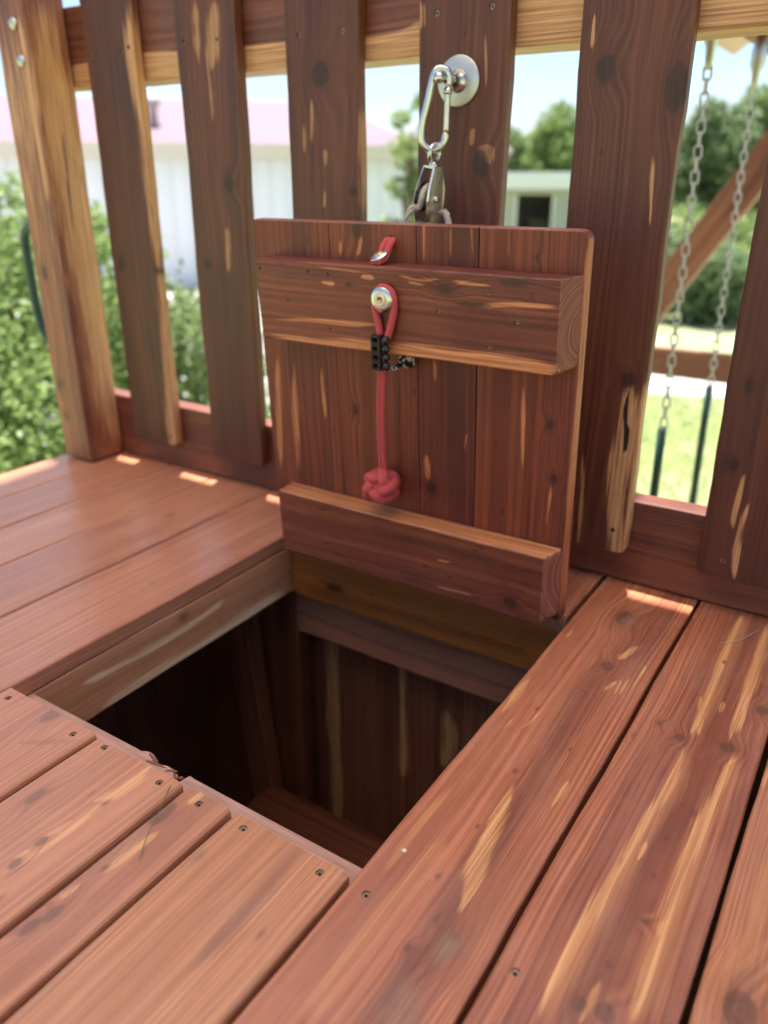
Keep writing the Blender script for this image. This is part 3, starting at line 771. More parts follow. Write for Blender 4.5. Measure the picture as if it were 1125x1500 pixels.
# corner post
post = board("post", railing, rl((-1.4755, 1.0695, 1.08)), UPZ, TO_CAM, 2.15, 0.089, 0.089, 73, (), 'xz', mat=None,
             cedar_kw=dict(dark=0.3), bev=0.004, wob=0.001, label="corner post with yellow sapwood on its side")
def post_material():
    # the sapwood side faces the opening: features over the local z axis
    ctr = post.matrix_local.translation
    lf = []
    for ft in FEATURES['POSTR']:
        pts = [(p[1] - 1.08, -(p[0] - 1.0695)) for p in ft[1]]
        lf.append((ft[0], pts, ft[2], 'w'))
    for ft in FEATURES['POSTF']:
        lf.append((ft[0], [(p[1] - 1.08, -(p[0] + 1.4755)) for p in ft[1]], ft[2]))
    for (z, q, r) in ((0.40, -1.49, 0.016), (0.17, -1.50, 0.014), (0.10, -1.495, 0.013)):
        lf.append(('knot', (z - 1.08, -(q + 1.4755)), r, r * 0.6))
    return cedar("cedar_post", 73, 1.075, lf, dark=0.42)
post.data.materials.clear(); post.data.materials.append(post_material())
for (x, z) in ((-1.4632, 0.8348), (-1.4567, 0.7752)):
    lathe_obj("bolt", [(0, 0.007), (0.004, 0.0066), (0.008, 0.0048), (0.0105, 0.0018), (0.011, 0.0), (0, -0.0002)], M_ZINC, post, 20,
              Matrix.Translation((z - 1.08, -(x + 1.4755), 0.0445)))
for (x, y) in ((0.55, 1.07), (-1.4755, -0.55), (0.55, -0.55)):
    pass

# ================================================================== trapdoor
TILT = math.atan(0.06)
door = empty("trapdoor", (0, 0.945, 0), (TILT, 0, 0))
tag(door, "open cedar trapdoor of four planks standing upright behind the hole", "trapdoor")
DH0, DH1 = 0.003, 0.525
planks = [(-0.823, -0.6845, 'D1', 81, {}), (-0.6840, -0.5462, 'D2', 82, {}), (-0.5454, -0.4572, 'D3', 83, {}), (-0.4566, -0.3190, 'D4', 84, {})]
FEATURES['D4'] = FEATURES['D4'] + [('sap', [(-0.3195, 0.0), (-0.3190, 0.53)], 0.0022)]  # right edge strip painted pale for the light on that side
FEATURES['CB'] = FEATURES['CB'] + [('sap', [(-0.80, 0.1200), (-0.30, 0.1200)], 0.0035)]  # pale strip along the top edge of the lower batten
for a, b, k, sd, kw in planks:
    cr = {(1, -1): 0.012, (-1, -1): 0.004} if k == 'D4' else ({(1, 1): 0.005} if k == 'D1' else 0.0)
    board("plank", door, ((a + b) / 2, 0.011, (DH0 + DH1) / 2), UPZ, TO_CAM, DH1 - DH0, b - a, 0.022, sd, FEATURES[k], 'xz',
          corner=cr, bev=0.0022 if k != 'D4' else 0.003, wob=0.0002,
          extra_holes=[(-0.5835, 0.505, 0.0062, 0.03)] if k == 'D2' else (),
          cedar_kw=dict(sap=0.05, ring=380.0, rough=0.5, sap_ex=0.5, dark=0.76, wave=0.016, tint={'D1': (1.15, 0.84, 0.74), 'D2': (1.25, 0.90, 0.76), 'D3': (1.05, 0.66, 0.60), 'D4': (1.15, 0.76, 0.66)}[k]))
cl = [(0.3655, 0.4775, 'CT', 85, [(-0.7793, 0.4641), (-0.6939, 0.4651), (-0.6595, 0.4635), (-0.7331, 0.423), (-0.6608, 0.3897), (-0.4245, 0.4558), (-0.4926, 0.4285), (-0.3853, 0.4245), (-0.421, 0.3914)],
       {(1, -1): 0.009}, "upper cross batten with yellow sapwood along its lower edge"),
      (0.0115, 0.1195, 'CB', 86, [(-0.4334, 0.103), (-0.4742, 0.0471), (-0.3844, 0.0657), (-0.6937, 0.1045), (-0.652, 0.105)],
       {(1, -1): 0.009, (1, 1): 0.005}, "lower cross batten of the trapdoor")]
SLANT = 0.012                                 # the right ends of the battens are cut at a slight angle
def slant_end(me):
    for v in me.vertices:
        if v.co.x > 0.2: v.co.x -= SLANT * (v.co.z + 0.019) / 0.038
for s0, s1, k, sd, sc, cr, lb in cl:
    board("batten", door, (-0.55375, -0.0192, (s0 + s1) / 2), ALONG_X, TO_CAM, 0.4665, s1 - s0, 0.038, sd, FEATURES[k], 'xz', sc,
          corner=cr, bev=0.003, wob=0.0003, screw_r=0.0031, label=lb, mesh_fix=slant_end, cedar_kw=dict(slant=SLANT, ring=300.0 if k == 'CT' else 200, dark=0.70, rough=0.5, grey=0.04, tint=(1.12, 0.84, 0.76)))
for x in (-0.74, -0.40):
    hb = bmesh.new()
    add_tube(hb, [Vector((x - 0.03, 0.027, 0.004)), Vector((x + 0.03, 0.027, 0.004))], 0.004, 10)
    for (y0, y1, z0, z1) in ((0.0225, 0.0255, 0.004, 0.06), (0.027, 0.075, 0.0005, 0.0025)):
        m = Matrix.Translation((x, (y0 + y1) / 2, (z0 + z1) / 2)) @ Matrix.Diagonal((0.06, y1 - y0, z1 - z0, 1))
        bmesh.ops.create_cube(hb, size=1.0, matrix=m)
    bm_obj("hinge", hb, M_ZINC, door)

# ------------------------------------------------------------------ pull cord with knot
def turks_head(bm, center, R, r, leads=3, bights=5, amp=0.95, rad=0.0016, rot=None, sides=10, mi=0):
    n = 40 * bights
    path = []
    for k in range(n):
        t = 2 * math.pi * k / n
        lon = leads * t
        lat = amp * math.cos(bights * t)
        rr = R + rad * math.sin(2 * bights * t + 0.4)
        p = Vector((rr * math.cos(lat) * math.cos(lon), rr * math.cos(lat) * math.sin(lon), rr * math.sin(lat)))
        if rot: p = rot @ p
        path.append(p + Vector(center))
    add_tube(bm, path, r, sides, True, mi)

def DP(x, y, s):                              # trapdoor coordinates -> world
    return Vector((x, 0.945 + y * math.cos(TILT) - s * math.sin(TILT), y * math.sin(TILT) + s * math.cos(TILT)))

pull = empty("pull_cord", DP(-0.569, -0.045, 0.438))
tag(pull, "red braided pull cord ending in a round knot, hanging on the trapdoor", "cord")
def pc(p): return tuple(Vector(p) - pull.location)
yF = -0.0384                                   # front of the battens
screw_c = DP(-0.569, yF, 0.4385)
# loop round the screw, two legs down to the slider
loop = [DP(-0.5745, yF - 0.007, 0.386), DP(-0.578, yF - 0.006, 0.405), DP(-0.583, yF - 0.0055, 0.432), DP(-0.5735, yF - 0.0055, 0.4525), DP(-0.5575, yF - 0.0055, 0.448),
        DP(-0.5535, yF - 0.0055, 0.430), DP(-0.559, yF - 0.006, 0.405), DP(-0.5655, yF - 0.007, 0.386)]
tube_obj("cord_loop", [pc(p) for p in loop], 0.0050, M_RED, pull, 12)
hang = [DP(-0.5705, yF - 0.009, 0.39), DP(-0.5725, yF - 0.010, 0.345), DP(-0.5775, yF - 0.008, 0.30), DP(-0.5830, yF - 0.002, 0.24), DP(-0.5860, yF + 0.0045, 0.192), DP(-0.5862, yF + 0.006, 0.170)]
bm = bmesh.new()
path = smooth_path([pc(p) for p in hang], 10)
for sx in (-1, 1):
    add_tube(bm, [p + Vector((0.0027 * sx, 0, 0)) for p in path], 0.0036, 10)
bm_obj("cord", bm, M_RED, pull)
kc = DP(-0.5895, yF + 0.004, 0.168)
bm = bmesh.new()
turks_head(bm, pc(kc), 0.0200, 0.0082, 3, 5, 0.98, 0.0026, Matrix.Rotation(0.5, 3, 'Y') @ Matrix.Rotation(1.25, 3, 'X'))
bmesh.ops.create_icosphere(bm, subdivisions=2, radius=0.0205, matrix=Matrix.Translation(pc(kc)))
tail = [Vector(pc(kc)) + Vector(q) for q in ((-0.008, -0.012, -0.012), (-0.015, -0.015, -0.014), (-0.019, -0.014, -0.017))]
add_tube(bm, smooth_path(tail, 6), 0.0055, 10)
bm_obj("knot", bm, M_RED, pull)
# washer and screw that hold the loop
wm = Matrix.Translation(pc(screw_c)) @ Matrix.Rotation(TILT + RAD(90), 4, 'X') @ Matrix.Translation((0, 0, 0.011))
washer = lathe_obj("washer", [(0.0065, 0.0005), (0.0068, 0.0022), (0.0090, 0.0030), (0.0125, 0.0022), (0.0160, 0.0007), (0.0166, 0.0), (0.0160, -0.0008), (0.0065, -0.0008), (0.0065, 0.0005)], M_STEEL, pull, 36, wm)
lathe_obj("screw_head", [(0, 0.0010), (0.0018, 0.0012), (0.0022, 0.0030), (0.0052, 0.0040), (0.0072, 0.0036), (0.0082, 0.0028), (0.0082, 0.0015), (0.004, -0.011), (0, -0.011)], M_BRASS, washer, 24, wm)
lathe_obj("collar", [(0.0045, 0.0042), (0.0058, 0.0046), (0.0078, 0.0042), (0.0086, 0.0030), (0.0078, 0.0026)], M_CREAM, washer, 24, wm)

# black slider made of bead links
slider = empty("slider", pc(DP(-0.5715, yF - 0.010, 0.371)), (TILT, 0, RAD(-2)), pull)
slider['label'] = "black plastic bead slider on the red cord"
for row in range(4):
    z = 0.0165 - row * 0.0115
    bm = bmesh.new()
    w0, w1 = -0.0125, 0.0035
    # frame-shaped link: four bars round a window
    for (x0, x1, z0, z1) in ((w0, w1, z + 0.0028, z + 0.0062), (w0, w1, z - 0.0058, z - 0.0026), (w0, w0 + 0.0042, z - 0.004, z + 0.004), (w1 - 0.0042, w1, z - 0.004, z + 0.004)):
        m = Matrix.Translation(((x0 + x1) / 2, -0.003, (z0 + z1) / 2)) @ Matrix.Diagonal((x1 - x0, 0.012, z1 - z0, 1))
        g = bmesh.ops.create_cube(bm, size=1.0, matrix=m)
    bmesh.ops.bevel(bm, geom=list(bm.edges), offset=0.0011, segments=2, affect='EDGES')
    bm_obj("link", bm, M_BLACK, slider)
    bm = bmesh.new()
    bmesh.ops.create_uvsphere(bm, u_segments=14, v_segments=8, radius=0.0062, matrix=Matrix.Translation((0.0085, -0.003, z)) @ Matrix.Diagonal((0.85, 1, 0.92, 1)))
    for f in bm.faces: f.smooth = True
    bm_obj("bead", bm, M_BLACK, slider)

# black and white cord end, knotted under the batten
ck = DP(-0.5555, -0.012, 0.353)
stub = empty("cord_knot", ck)
tag(stub, "small black and white cord knot peeking out under the upper batten", "knot")
bm = bmesh.new()
turks_head(bm, (0, 0, 0), 0.0075, 0.0036, 3, 4, 0.9, 0.0012, Matrix.Rotation(0.8, 3, 'X'), 8)
add_tube(bm, smooth_path([(-0.004, -0.004, -0.004), (-0.010, -0.010, -0.009), (-0.016, -0.011, -0.012)], 5), 0.0034, 8)
add_tube(bm, smooth_path([(0.0, 0.004, 0.004), (-0.001, 0.009, 0.009), (-0.002, 0.010, 0.014)], 5), 0.0032, 8)
bm_obj("cord", bm, M_FLECK, stub)

# red loop that comes out of the drilled hole and is pinned on the batten
an = empty("cord_anchor", DP(-0.5835, 0, 0.492))
tag(an, "short red cord loop pinned by a washer below the drilled hole", "cord")
def ac(p): return tuple(Vector(p) - an.location)
for dx in (-0.0042, 0.0042):
    tube_obj("cord", [ac(DP(-0.5835 + dx * 0.4, 0.030, 0.507)), ac(DP(-0.5835 + dx * 0.6, 0.010, 0.506)), ac(DP(-0.5835 + dx, -0.006, 0.5035)), ac(DP(-0.5850 + dx * 1.1, -0.014, 0.493)),
                      ac(DP(-0.5870 + dx * 1.3, -0.021, 0.4845)), ac(DP(-0.5885 + dx * 0.9, -0.031, 0.4825))], 0.0047, M_RED, an, 12)
wq = Matrix.Translation(ac(DP(-0.5885, -0.0225, 0.4895))) @ Matrix.Rotation(RAD(30), 4, 'X') @ Matrix.Rotation(RAD(-10), 4, 'Y')
w2 = lathe_obj("washer", [(0.0042, 0.0003), (0.0046, 0.0018), (0.0075, 0.0022), (0.0125, 0.0004), (0.0130, -0.0004), (0.0122, -0.0010), (0.0042, -0.0010), (0.0042, 0.0003)], M_STEEL, an, 30, wq)
lathe_obj("screw_head", [(0, 0.0030), (0.0035, 0.0036), (0.0060, 0.0030), (0.0064, 0.0016), (0.0040, 0.0), (0.002, -0.012), (0, -0.012)], M_BRASS, w2, 20, wq)

# ------------------------------------------------------------------ wall hook, carabiner, pulley, rope
PX, PZ = -0.587, 0.7015
YP = YR - PT - 0.0008                          # picket face
hook = empty("wall_hook", (PX, YP, PZ))
tag(hook, "round galvanised plate with a peg, bolted to a picket above the trapdoor", "hook")
MH = Matrix.Rotation(RAD(90), 4, 'X')          # lathe axis towards the viewer
lathe_obj("plate", [(0, 0.0030), (0.012, 0.0030), (0.0305, 0.0026), (0.0322, 0.0016), (0.0324, 0.0004), (0.031, 0.0), (0, 0.0)], M_ZINC, hook, 44, MH)
lathe_obj("collar", [(0.0150, 0.0026), (0.0142, 0.0052), (0.0110, 0.0085), (0.0085, 0.0125), (0.0072, 0.015)], M_STEEL, hook, 28, MH)
peg = lathe_obj("peg", [(0.0062, 0.012), (0.0060, 0.050), (0.0066, 0.0515), (0.0072, 0.055), (0.0060, 0.059), (0.0030, 0.0612), (0, 0.0615)], M_STEEL, hook, 24, MH)

YC = YP - 0.046
cara = empty("carabiner", (PX, YC, PZ + 0.0105), (RAD(2), RAD(6), RAD(30)))
tag(cara, "steel carabiner hanging from the peg of the round plate", "carabiner")
spine = [(0.0100, 0, -0.018), (0.0095, 0, -0.006), (0.0035, 0, -0.0002), (-0.0065, 0, -0.001), (-0.0115, 0, -0.011), (-0.0150, 0, -0.040), (-0.0190, 0, -0.068), (-0.0165, 0, -0.088), (-0.006, 0, -0.098),
         (0.006, 0, -0.096), (0.0135, 0, -0.086), (0.0150, 0, -0.076)]
tube_obj("body", spine, 0.0052, M_STEEL, cara, 14, 8)
gate = tube_obj("gate", [(0.0100, 0, -0.0195), (0.0125, 0, -0.048), (0.0150, 0, -0.0765)], 0.0043, M_STEEL, cara, 12, 4)
tube_obj("gate_nut", [(0.0102, 0, -0.022), (0.0106, 0, -0.029)], 0.0056, M_STEEL, gate, 12, 2)

pul = empty("pulley", (-0.5935, YC - 0.003, 0.6175), (RAD(8), RAD(0), RAD(84)))
tag(pul, "small steel pulley hanging from the carabiner with rope over its wheel", "pulley")
tube_obj("eye_ring", [(0.0115 * math.cos(a), 0.0, 0.0115 * math.sin(a) - 0.0075) for a in [2 * math.pi * k / 12 for k in range(12)]], 0.0032, M_STEEL, pul, 10, 4, True)
lathe_obj("swivel", [(0, -0.018), (0.0050, -0.018), (0.0066, -0.021), (0.0066, -0.026), (0.0050, -0.028), (0, -0.028)], M_STEEL, pul, 18)
def cheek(sy, name="cheek"):
    out = [(-0.0100, -0.024), (0.0100, -0.024), (0.0135, -0.036), (0.0190, -0.052), (0.0205, -0.068), (0.0185, -0.084), (0.0130, -0.0965), (0.0080, -0.100), (-0.0080, -0.100), (-0.0130, -0.0965), (-0.0185, -0.084), (-0.0205, -0.068), (-0.0190, -0.052), (-0.0135, -0.036)]
    bm = bmesh.new()
    def yoff(z): return 0.0075 + 0.0035 * min(1.0, max(0.0, (-0.028 - z) / 0.028))
    a = [bm.verts.new((x, sy * yoff(z), z)) for x, z in out]
    b = [bm.verts.new((x * 0.94, sy * (yoff(z) + 0.0022), z * 0.995 - 0.0003)) for x, z in out]
    n = len(out)
    bm.faces.new(a); bm.faces.new(b[::-1])
    for k in range(n): bm.faces.new((a[k], b[k], b[(k + 1) % n], a[(k + 1) % n]))
    bmesh.ops.recalc_face_normals(bm, faces=bm.faces)
    return bm_obj(name, bm, M_NICKEL, pul)
for sy in (-1, 1): cheek(sy)
for nm, z0, hw, dp in (("yoke", -0.0250, 0.0100, 0.0165), ("bottom_bridge", -0.0985, 0.0080, 0.0225)):
    box_obj(nm, (-hw, -dp / 2, z0 - 0.0013), (hw, dp / 2, z0 + 0.0013), M_STEEL, pul, 0.0005)
MW = Matrix.Translation((0, 0, -0.066)) @ Matrix.Rotation(RAD(90), 4, 'X')
lathe_obj("sheave", [(0.003, -0.0085), (0.0185, -0.0085), (0.0180, -0.006), (0.0125, -0.0015), (0.0125, 0.0015), (0.0180, 0.006), (0.0185, 0.0085), (0.003, 0.0085)], M_BLACK, pul, 30, MW)
lathe_obj("axle", [(0, -0.0155), (0.0035, -0.0155), (0.0048, -0.014), (0.0048, -0.0115), (0.003, -0.011), (0.003, 0.011), (0.0048, 0.0115), (0.0048, 0.014), (0.0035, 0.0155), (0, 0.0155)], M_STEEL, pul, 18, MW)
bpy.context.view_layer.update()
PM = pul.matrix_basis
def PW(p): return PM @ Vector(p)
rp = []
for k in range(9):
    a = RAD(180 - 180 * k / 8)
    rp.append(PW((0.0165 * math.cos(a), 0, -0.066 + 0.0165 * math.sin(a))))
L0, R0 = rp[0], rp[-1]
rope_pts = [Vector((-0.640, 1.020, 0.25)), Vector((-0.632, 1.022, 0.44)), Vector((-0.6195, 1.016, 0.530)), L0 + Vector((-0.006, 0.002, -0.012))] + rp + [R0 + Vector((0.006, -0.004, -0.02)), Vector((-0.5725, 1.046, 0.525)), Vector((-0.560, 1.040, 0.42)), Vector((-0.57, 1.030, 0.25))]
rope = empty("hoist_rope", (-0.60, 1.02, 0.25))
tag(rope, "beige braided rope running over the small steel pulley", "rope")
bm = bmesh.new()
base = smooth_path([p - rope.location for p in rope_pts], 14)
for k in range(3):                              # three laid strands
    tw = []
    for i, p in enumerate(base):
        d = (base[min(i + 1, len(base) - 1)] - base[max(i - 1, 0)]).normalized()
        e1 = d.orthogonal().normalized() if abs(d.z) < 0.5 else (Vector((1, 0, 0)) - d * d.x).normalized()
        e2 = d.cross(e1)
        a = i * 0.55 + k * 2.094
        tw.append(p + (e1 * math.cos(a) + e2 * math.sin(a)) * 0.0022)
    add_tube(bm, tw, 0.0026, 8)
bm_obj("strands", bm, M_ROPE, rope)

# ------------------------------------------------------------------ green grab handle beside the post
gh = empty("grab_handle", (-1.522, 1.075, 0.23))
tag(gh, "dark green metal grab handle on the outer side of the post", "handle")
tube_obj("grip", [(0.0, 0, 0.262), (-0.035, 0, 0.262), (-0.072, 0, 0.252), (-0.090, 0, 0.225), (-0.092, 0, 0.16), (-0.088, 0, 0.07), (-0.075, 0, 0.03), (-0.045, 0, 0.006), (0.0, 0, 0.0)], 0.0095, M_GREEN, gh, 14, 6)
for z in (0.0, 0.262):
    lathe_obj("flange", [(0, 0.006), (0.014, 0.006), (0.021, 0.003), (0.022, 0.0), (0, 0.0)], M_ZINC if z == 0 else M_GREEN, gh, 20, Matrix.Translation((0.0015, 0, z)) @ Matrix.Rotation(RAD(-90), 4, 'Y'))

# ------------------------------------------------------------------ little litter on the boards
M_STEM = simple("dry_grass", (0.16, 0.20, 0.06), 0.7, 0, 0.3, 200)
M_FIBRE = simple("pale_fibre", (0.55, 0.45, 0.38), 0.7, 0, 0.2, 200)
g1 = tube_obj("grass_stem", [(0, 0, 0.0), (0.018, -0.030, 0.0022), (0.032, -0.058, 0.0012), (0.0485, -0.083, 0.0003)], [0.0007] * 25, M_STEM, None, 6, 8, False, 0.5)
g1.location = (-0.5327, 0.4162, 0.0034)
tag(g1, "thin green grass stem lying across two short deck boards", "grass stem")
g2 = tube_obj("fibre", [(0, 0, 0.0), (0.011, 0.010, 0.001), (0.024, 0.026, 0.0016), (0.038, 0.066, 0.0004)], 0.0004, M_FIBRE, None, 5, 8)
g2.location = (-0.1174, 1.0099, 0.0020)
tag(g2, "curved pale fibre lying on the deck near the railing", "fibre")
bm = bmesh.new()
bmesh.ops.create_icosphere(bm, subdivisions=2, radius=0.0026, matrix=Matrix.Diagonal((1, 0.9, 0.25, 1)))
dr = bm_obj("paint_drop", bm, simple("dried_paint", (0.7, 0.62, 0.58), 0.6), None, True)
dr.location = (-0.2876, 0.4773, 0.0004)
tag(dr, "tiny pale paint drop on the board right of the hole", "paint drop")

# ================================================================== playhouse below the deck
low = empty("lower_playhouse", (-0.6, 0.3, -1.33))
tag(low, "dim plank-walled playhouse space seen down through the trapdoor hole", "playhouse")
def lw(p): return (p[0] + 0.6, p[1] - 0.3, p[2] + 1.33)
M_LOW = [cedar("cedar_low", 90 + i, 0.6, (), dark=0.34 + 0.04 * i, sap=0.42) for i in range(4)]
LOW_SAP = [('sap', [(-0.835, -0.15), (-0.835, -0.40), (-0.831, -0.75), (-0.84, -1.2)], 0.018), ('sap', [(-0.666, -0.25), (-0.662, -0.55)], 0.010), ('sap', [(-0.568, -0.34), (-0.560, -0.41), (-0.572, -0.48)], 0.016)]
x = -1.2250; i = 0
while x < 0.58:                                 # back wall planks
    wv_ = 0.138
    fl = [((ft[0], [(q[0] + 0.6, q[1] + 1.33) for q in ft[1]], ft[2])) for ft in LOW_SAP if x - 0.03 < ft[1][0][0] < x + wv_ + 0.03]
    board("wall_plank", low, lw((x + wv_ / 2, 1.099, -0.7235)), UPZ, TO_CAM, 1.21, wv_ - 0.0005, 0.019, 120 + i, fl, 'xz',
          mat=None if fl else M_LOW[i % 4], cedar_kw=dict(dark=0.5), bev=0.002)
    x += wv_; i += 1
y = -0.556
while y < 1.05:                                 # left wall planks
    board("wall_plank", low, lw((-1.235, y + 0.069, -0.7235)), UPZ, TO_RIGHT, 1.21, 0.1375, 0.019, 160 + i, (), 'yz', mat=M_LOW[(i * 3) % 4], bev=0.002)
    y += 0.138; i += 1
for k in range(13):                             # unseen right and near walls, added to keep the room dark
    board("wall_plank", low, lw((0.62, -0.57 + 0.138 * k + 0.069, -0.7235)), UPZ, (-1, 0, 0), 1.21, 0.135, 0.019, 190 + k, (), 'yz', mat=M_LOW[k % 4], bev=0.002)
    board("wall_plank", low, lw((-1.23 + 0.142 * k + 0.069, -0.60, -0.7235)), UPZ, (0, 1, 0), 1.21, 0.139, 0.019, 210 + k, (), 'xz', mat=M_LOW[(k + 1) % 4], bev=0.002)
board("wall_plate", low, lw((-0.33, 1.0385, -0.182)), ALONG_X, TO_CAM, 1.78, 0.100, 0.038, 181, (), 'xz', cedar_kw=dict(dark=0.05, lift=0.1), bev=0.004)
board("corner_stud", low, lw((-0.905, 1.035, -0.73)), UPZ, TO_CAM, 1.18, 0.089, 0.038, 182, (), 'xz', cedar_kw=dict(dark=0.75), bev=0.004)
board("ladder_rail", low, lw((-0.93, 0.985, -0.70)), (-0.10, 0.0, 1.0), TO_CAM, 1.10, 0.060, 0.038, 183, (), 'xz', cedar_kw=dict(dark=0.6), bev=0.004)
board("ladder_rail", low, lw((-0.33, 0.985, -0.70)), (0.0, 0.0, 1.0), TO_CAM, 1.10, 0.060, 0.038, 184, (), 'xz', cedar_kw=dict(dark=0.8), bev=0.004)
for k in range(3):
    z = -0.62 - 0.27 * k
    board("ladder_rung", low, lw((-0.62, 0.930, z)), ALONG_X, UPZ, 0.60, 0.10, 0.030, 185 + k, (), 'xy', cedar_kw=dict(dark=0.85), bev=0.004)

# ================================================================== unseen roof added to shade and softly light the deck
M_ROOF = [cedar("cedar_roof", 230 + i, 1.25, (), tan=0.2) for i in range(2)]
roof = empty("added_canvas_roof", (-0.45, 0.25, 2.15))
tag(roof, "unseen pale canvas roof on a timber frame, added to shade the deck and diffuse the sun", "roof")
def canvas_mat():
    t = NT("canvas")
    wv = t.node('ShaderNodeTexWave', bands_direction='X'); t.put(wv.inputs['Vector'], t.objco()); wv.inputs['Scale'].default_value = 260
    c = t.mix(t.noise(t.objco(), 3.0, 4, 0.6), (0.78, 0.64, 0.52), (0.86, 0.74, 0.62))
    d = t.node('ShaderNodeBsdfDiffuse'); t.put(d.inputs['Color'], c); t.put(d.inputs['Normal'], t.bump(wv.outputs['Fac'], 0.3, 0.001))
    tr = t.node('ShaderNodeBsdfTranslucent'); t.put(tr.inputs['Color'], c)
    m = t.node('ShaderNodeMixShader'); m.inputs[0].default_value = 0.68
    t.t.links.new(d.outputs[0], m.inputs[1]); t.t.links.new(tr.outputs[0], m.inputs[2])
    o = t.node('ShaderNodeOutputMaterial'); t.t.links.new(m.outputs[0], o.inputs['Surface'])
    return t.mat
M_CANVAS = canvas_mat()
V, F = [], []
NXc, NYc = 13, 25
for i in range(NXc):
    for j in range(NYc):
        q = -1 + 2 * j / (NYc - 1)
        xx = -1.25 + 2.5 * i / (NXc - 1)
        sag = 0.05 * math.sin(math.pi * i / (NXc - 1)) * math.sin(math.pi * abs(q))
        V.append((xx, 1.12 * q, 0.46 * (1 - abs(q)) + 0.09 - sag))
for i in range(NXc - 1):
    for j in range(NYc - 1):
        a = i * NYc + j
        F.append((a, a + NYc, a + NYc + 1, a + 1))
mesh_obj("canvas", V, F, M_CANVAS, roof, True)
for (x, y) in ((1.0, 0.82), (-1.0255, -0.80), (1.0, -0.80)):
    board("roof_post", roof, (x, y, -1.06), UPZ, TO_CAM, 2.12, 0.089, 0.089, 250, (), 'xz', mat=M_ROOF[0], bev=0.004)
for y, z in ((0.82, 0.045), (-0.80, 0.045), (0.0, 0.495)):
    board("roof_beam", roof, (0.0, y, z), ALONG_X, TO_CAM, 2.4, 0.089, 0.05, 251, (), 'xz', mat=M_ROOF[1], bev=0.004)

# ================================================================== the ground
GZ = -1.35
def ground_mat():
    t = NT("lawn")
    P = t.objco()
    a = t.noise(P, 0.35, 4, 0.6); b = t.noise(P, 5.0, 5, 0.65); c_ = t.noise(P, 60.0, 3, 0.6)
    c = t.mix(b, (0.20, 0.25, 0.09), (0.30, 0.35, 0.15))
    c = t.mix(t.rng(a, 0.46, 0.62), c, (0.29, 0.31, 0.17))
    c = t.mix(t.rng(t.noise(P, 1.7, 3, 0.5), 0.56, 0.70), c, (0.38, 0.33, 0.24))
    c = t.mix(0.5, c, t.mix(c_, (0.5, 0.5, 0.5), (1.3, 1.3, 1.3)), 'MULTIPLY')
    return t.principled(c, 0.9, 0, t.bump(c_, 0.6, 0.02), 0.1)
n = 72
gv = [(0, 0, GZ)]; gf = []
rr = [3, 8, 16, 30, 60, 120, 260, 600]
for r in rr:
    for k in range(n):
        a = 2 * math.pi * k / n
        gv.append((r * math.cos(a), r * math.sin(a), GZ))
for k in range(n): gf.append((0, 1 + k, 1 + (k + 1) % n))
for i in range(len(rr) - 1):
    for k in range(n):
        a = 1 + i * n + k; b = 1 + i * n + (k + 1) % n
        gf.append((a, b, b + n, a + n))
tag(mesh_obj("ground", gv, gf, ground_mat()), kind="structure")

def polar(deg, d, z=GZ):                        # bearing left of +Y as seen from the deck
    return Vector((-d * math.sin(RAD(deg)), d * math.cos(RAD(deg)), z))

# gravel strip behind the swing frame
def gravel_mat():
    t = NT("gravel")
    P = t.objco()
    v = t.node('ShaderNodeTexVoronoi'); t.put(v.inputs['Vector'], P); v.inputs['Scale'].default_value = 28
    c = t.mix(t.sep(v.outputs['Color'])[0], (0.40, 0.37, 0.34), (0.60, 0.57, 0.54))
    return t.principled(c, 0.9, 0, t.bump(v.outputs['Distance'], 0.8, 0.02), 0.2)
M_GRAVEL = gravel_mat()
p = polar(13, 8.6); q = Vector((math.cos(RAD(13)), math.sin(RAD(13)), 0)); fdir = Vector((-math.sin(RAD(13)), math.cos(RAD(13)), 0))
vs = []
for k in range(25):
    s = -9 + 18 * k / 24
    vs.append(p + q * s - fdir * (0.55 + 0.15 * math.sin(k * 1.7)) + Vector((0, 0, 0.004)))
    vs.append(p + q * s + fdir * (0.55 + 0.15 * math.sin(k * 2.3)) + Vector((0, 0, 0.004)))
tag(mesh_obj("gravel_path", vs, [(2 * k, 2 * k + 2, 2 * k + 3, 2 * k + 1) for k in range(24)], M_GRAVEL), kind="structure")
# pale gravel yard before the metal building, added to bounce light onto its wall
vs = [polar(a, d + 0.5 * math.sin(a * 0.6), GZ + 0.004) for a, d in [(k, 6.0) for k in range(34, 84, 2)] + [(k, 19.0) for k in range(82, 34, -2)]]
tag(mesh_obj("gravel_bounce_yard", vs, [tuple(range(len(vs)))[::-1]], M_GRAVEL), kind="structure")

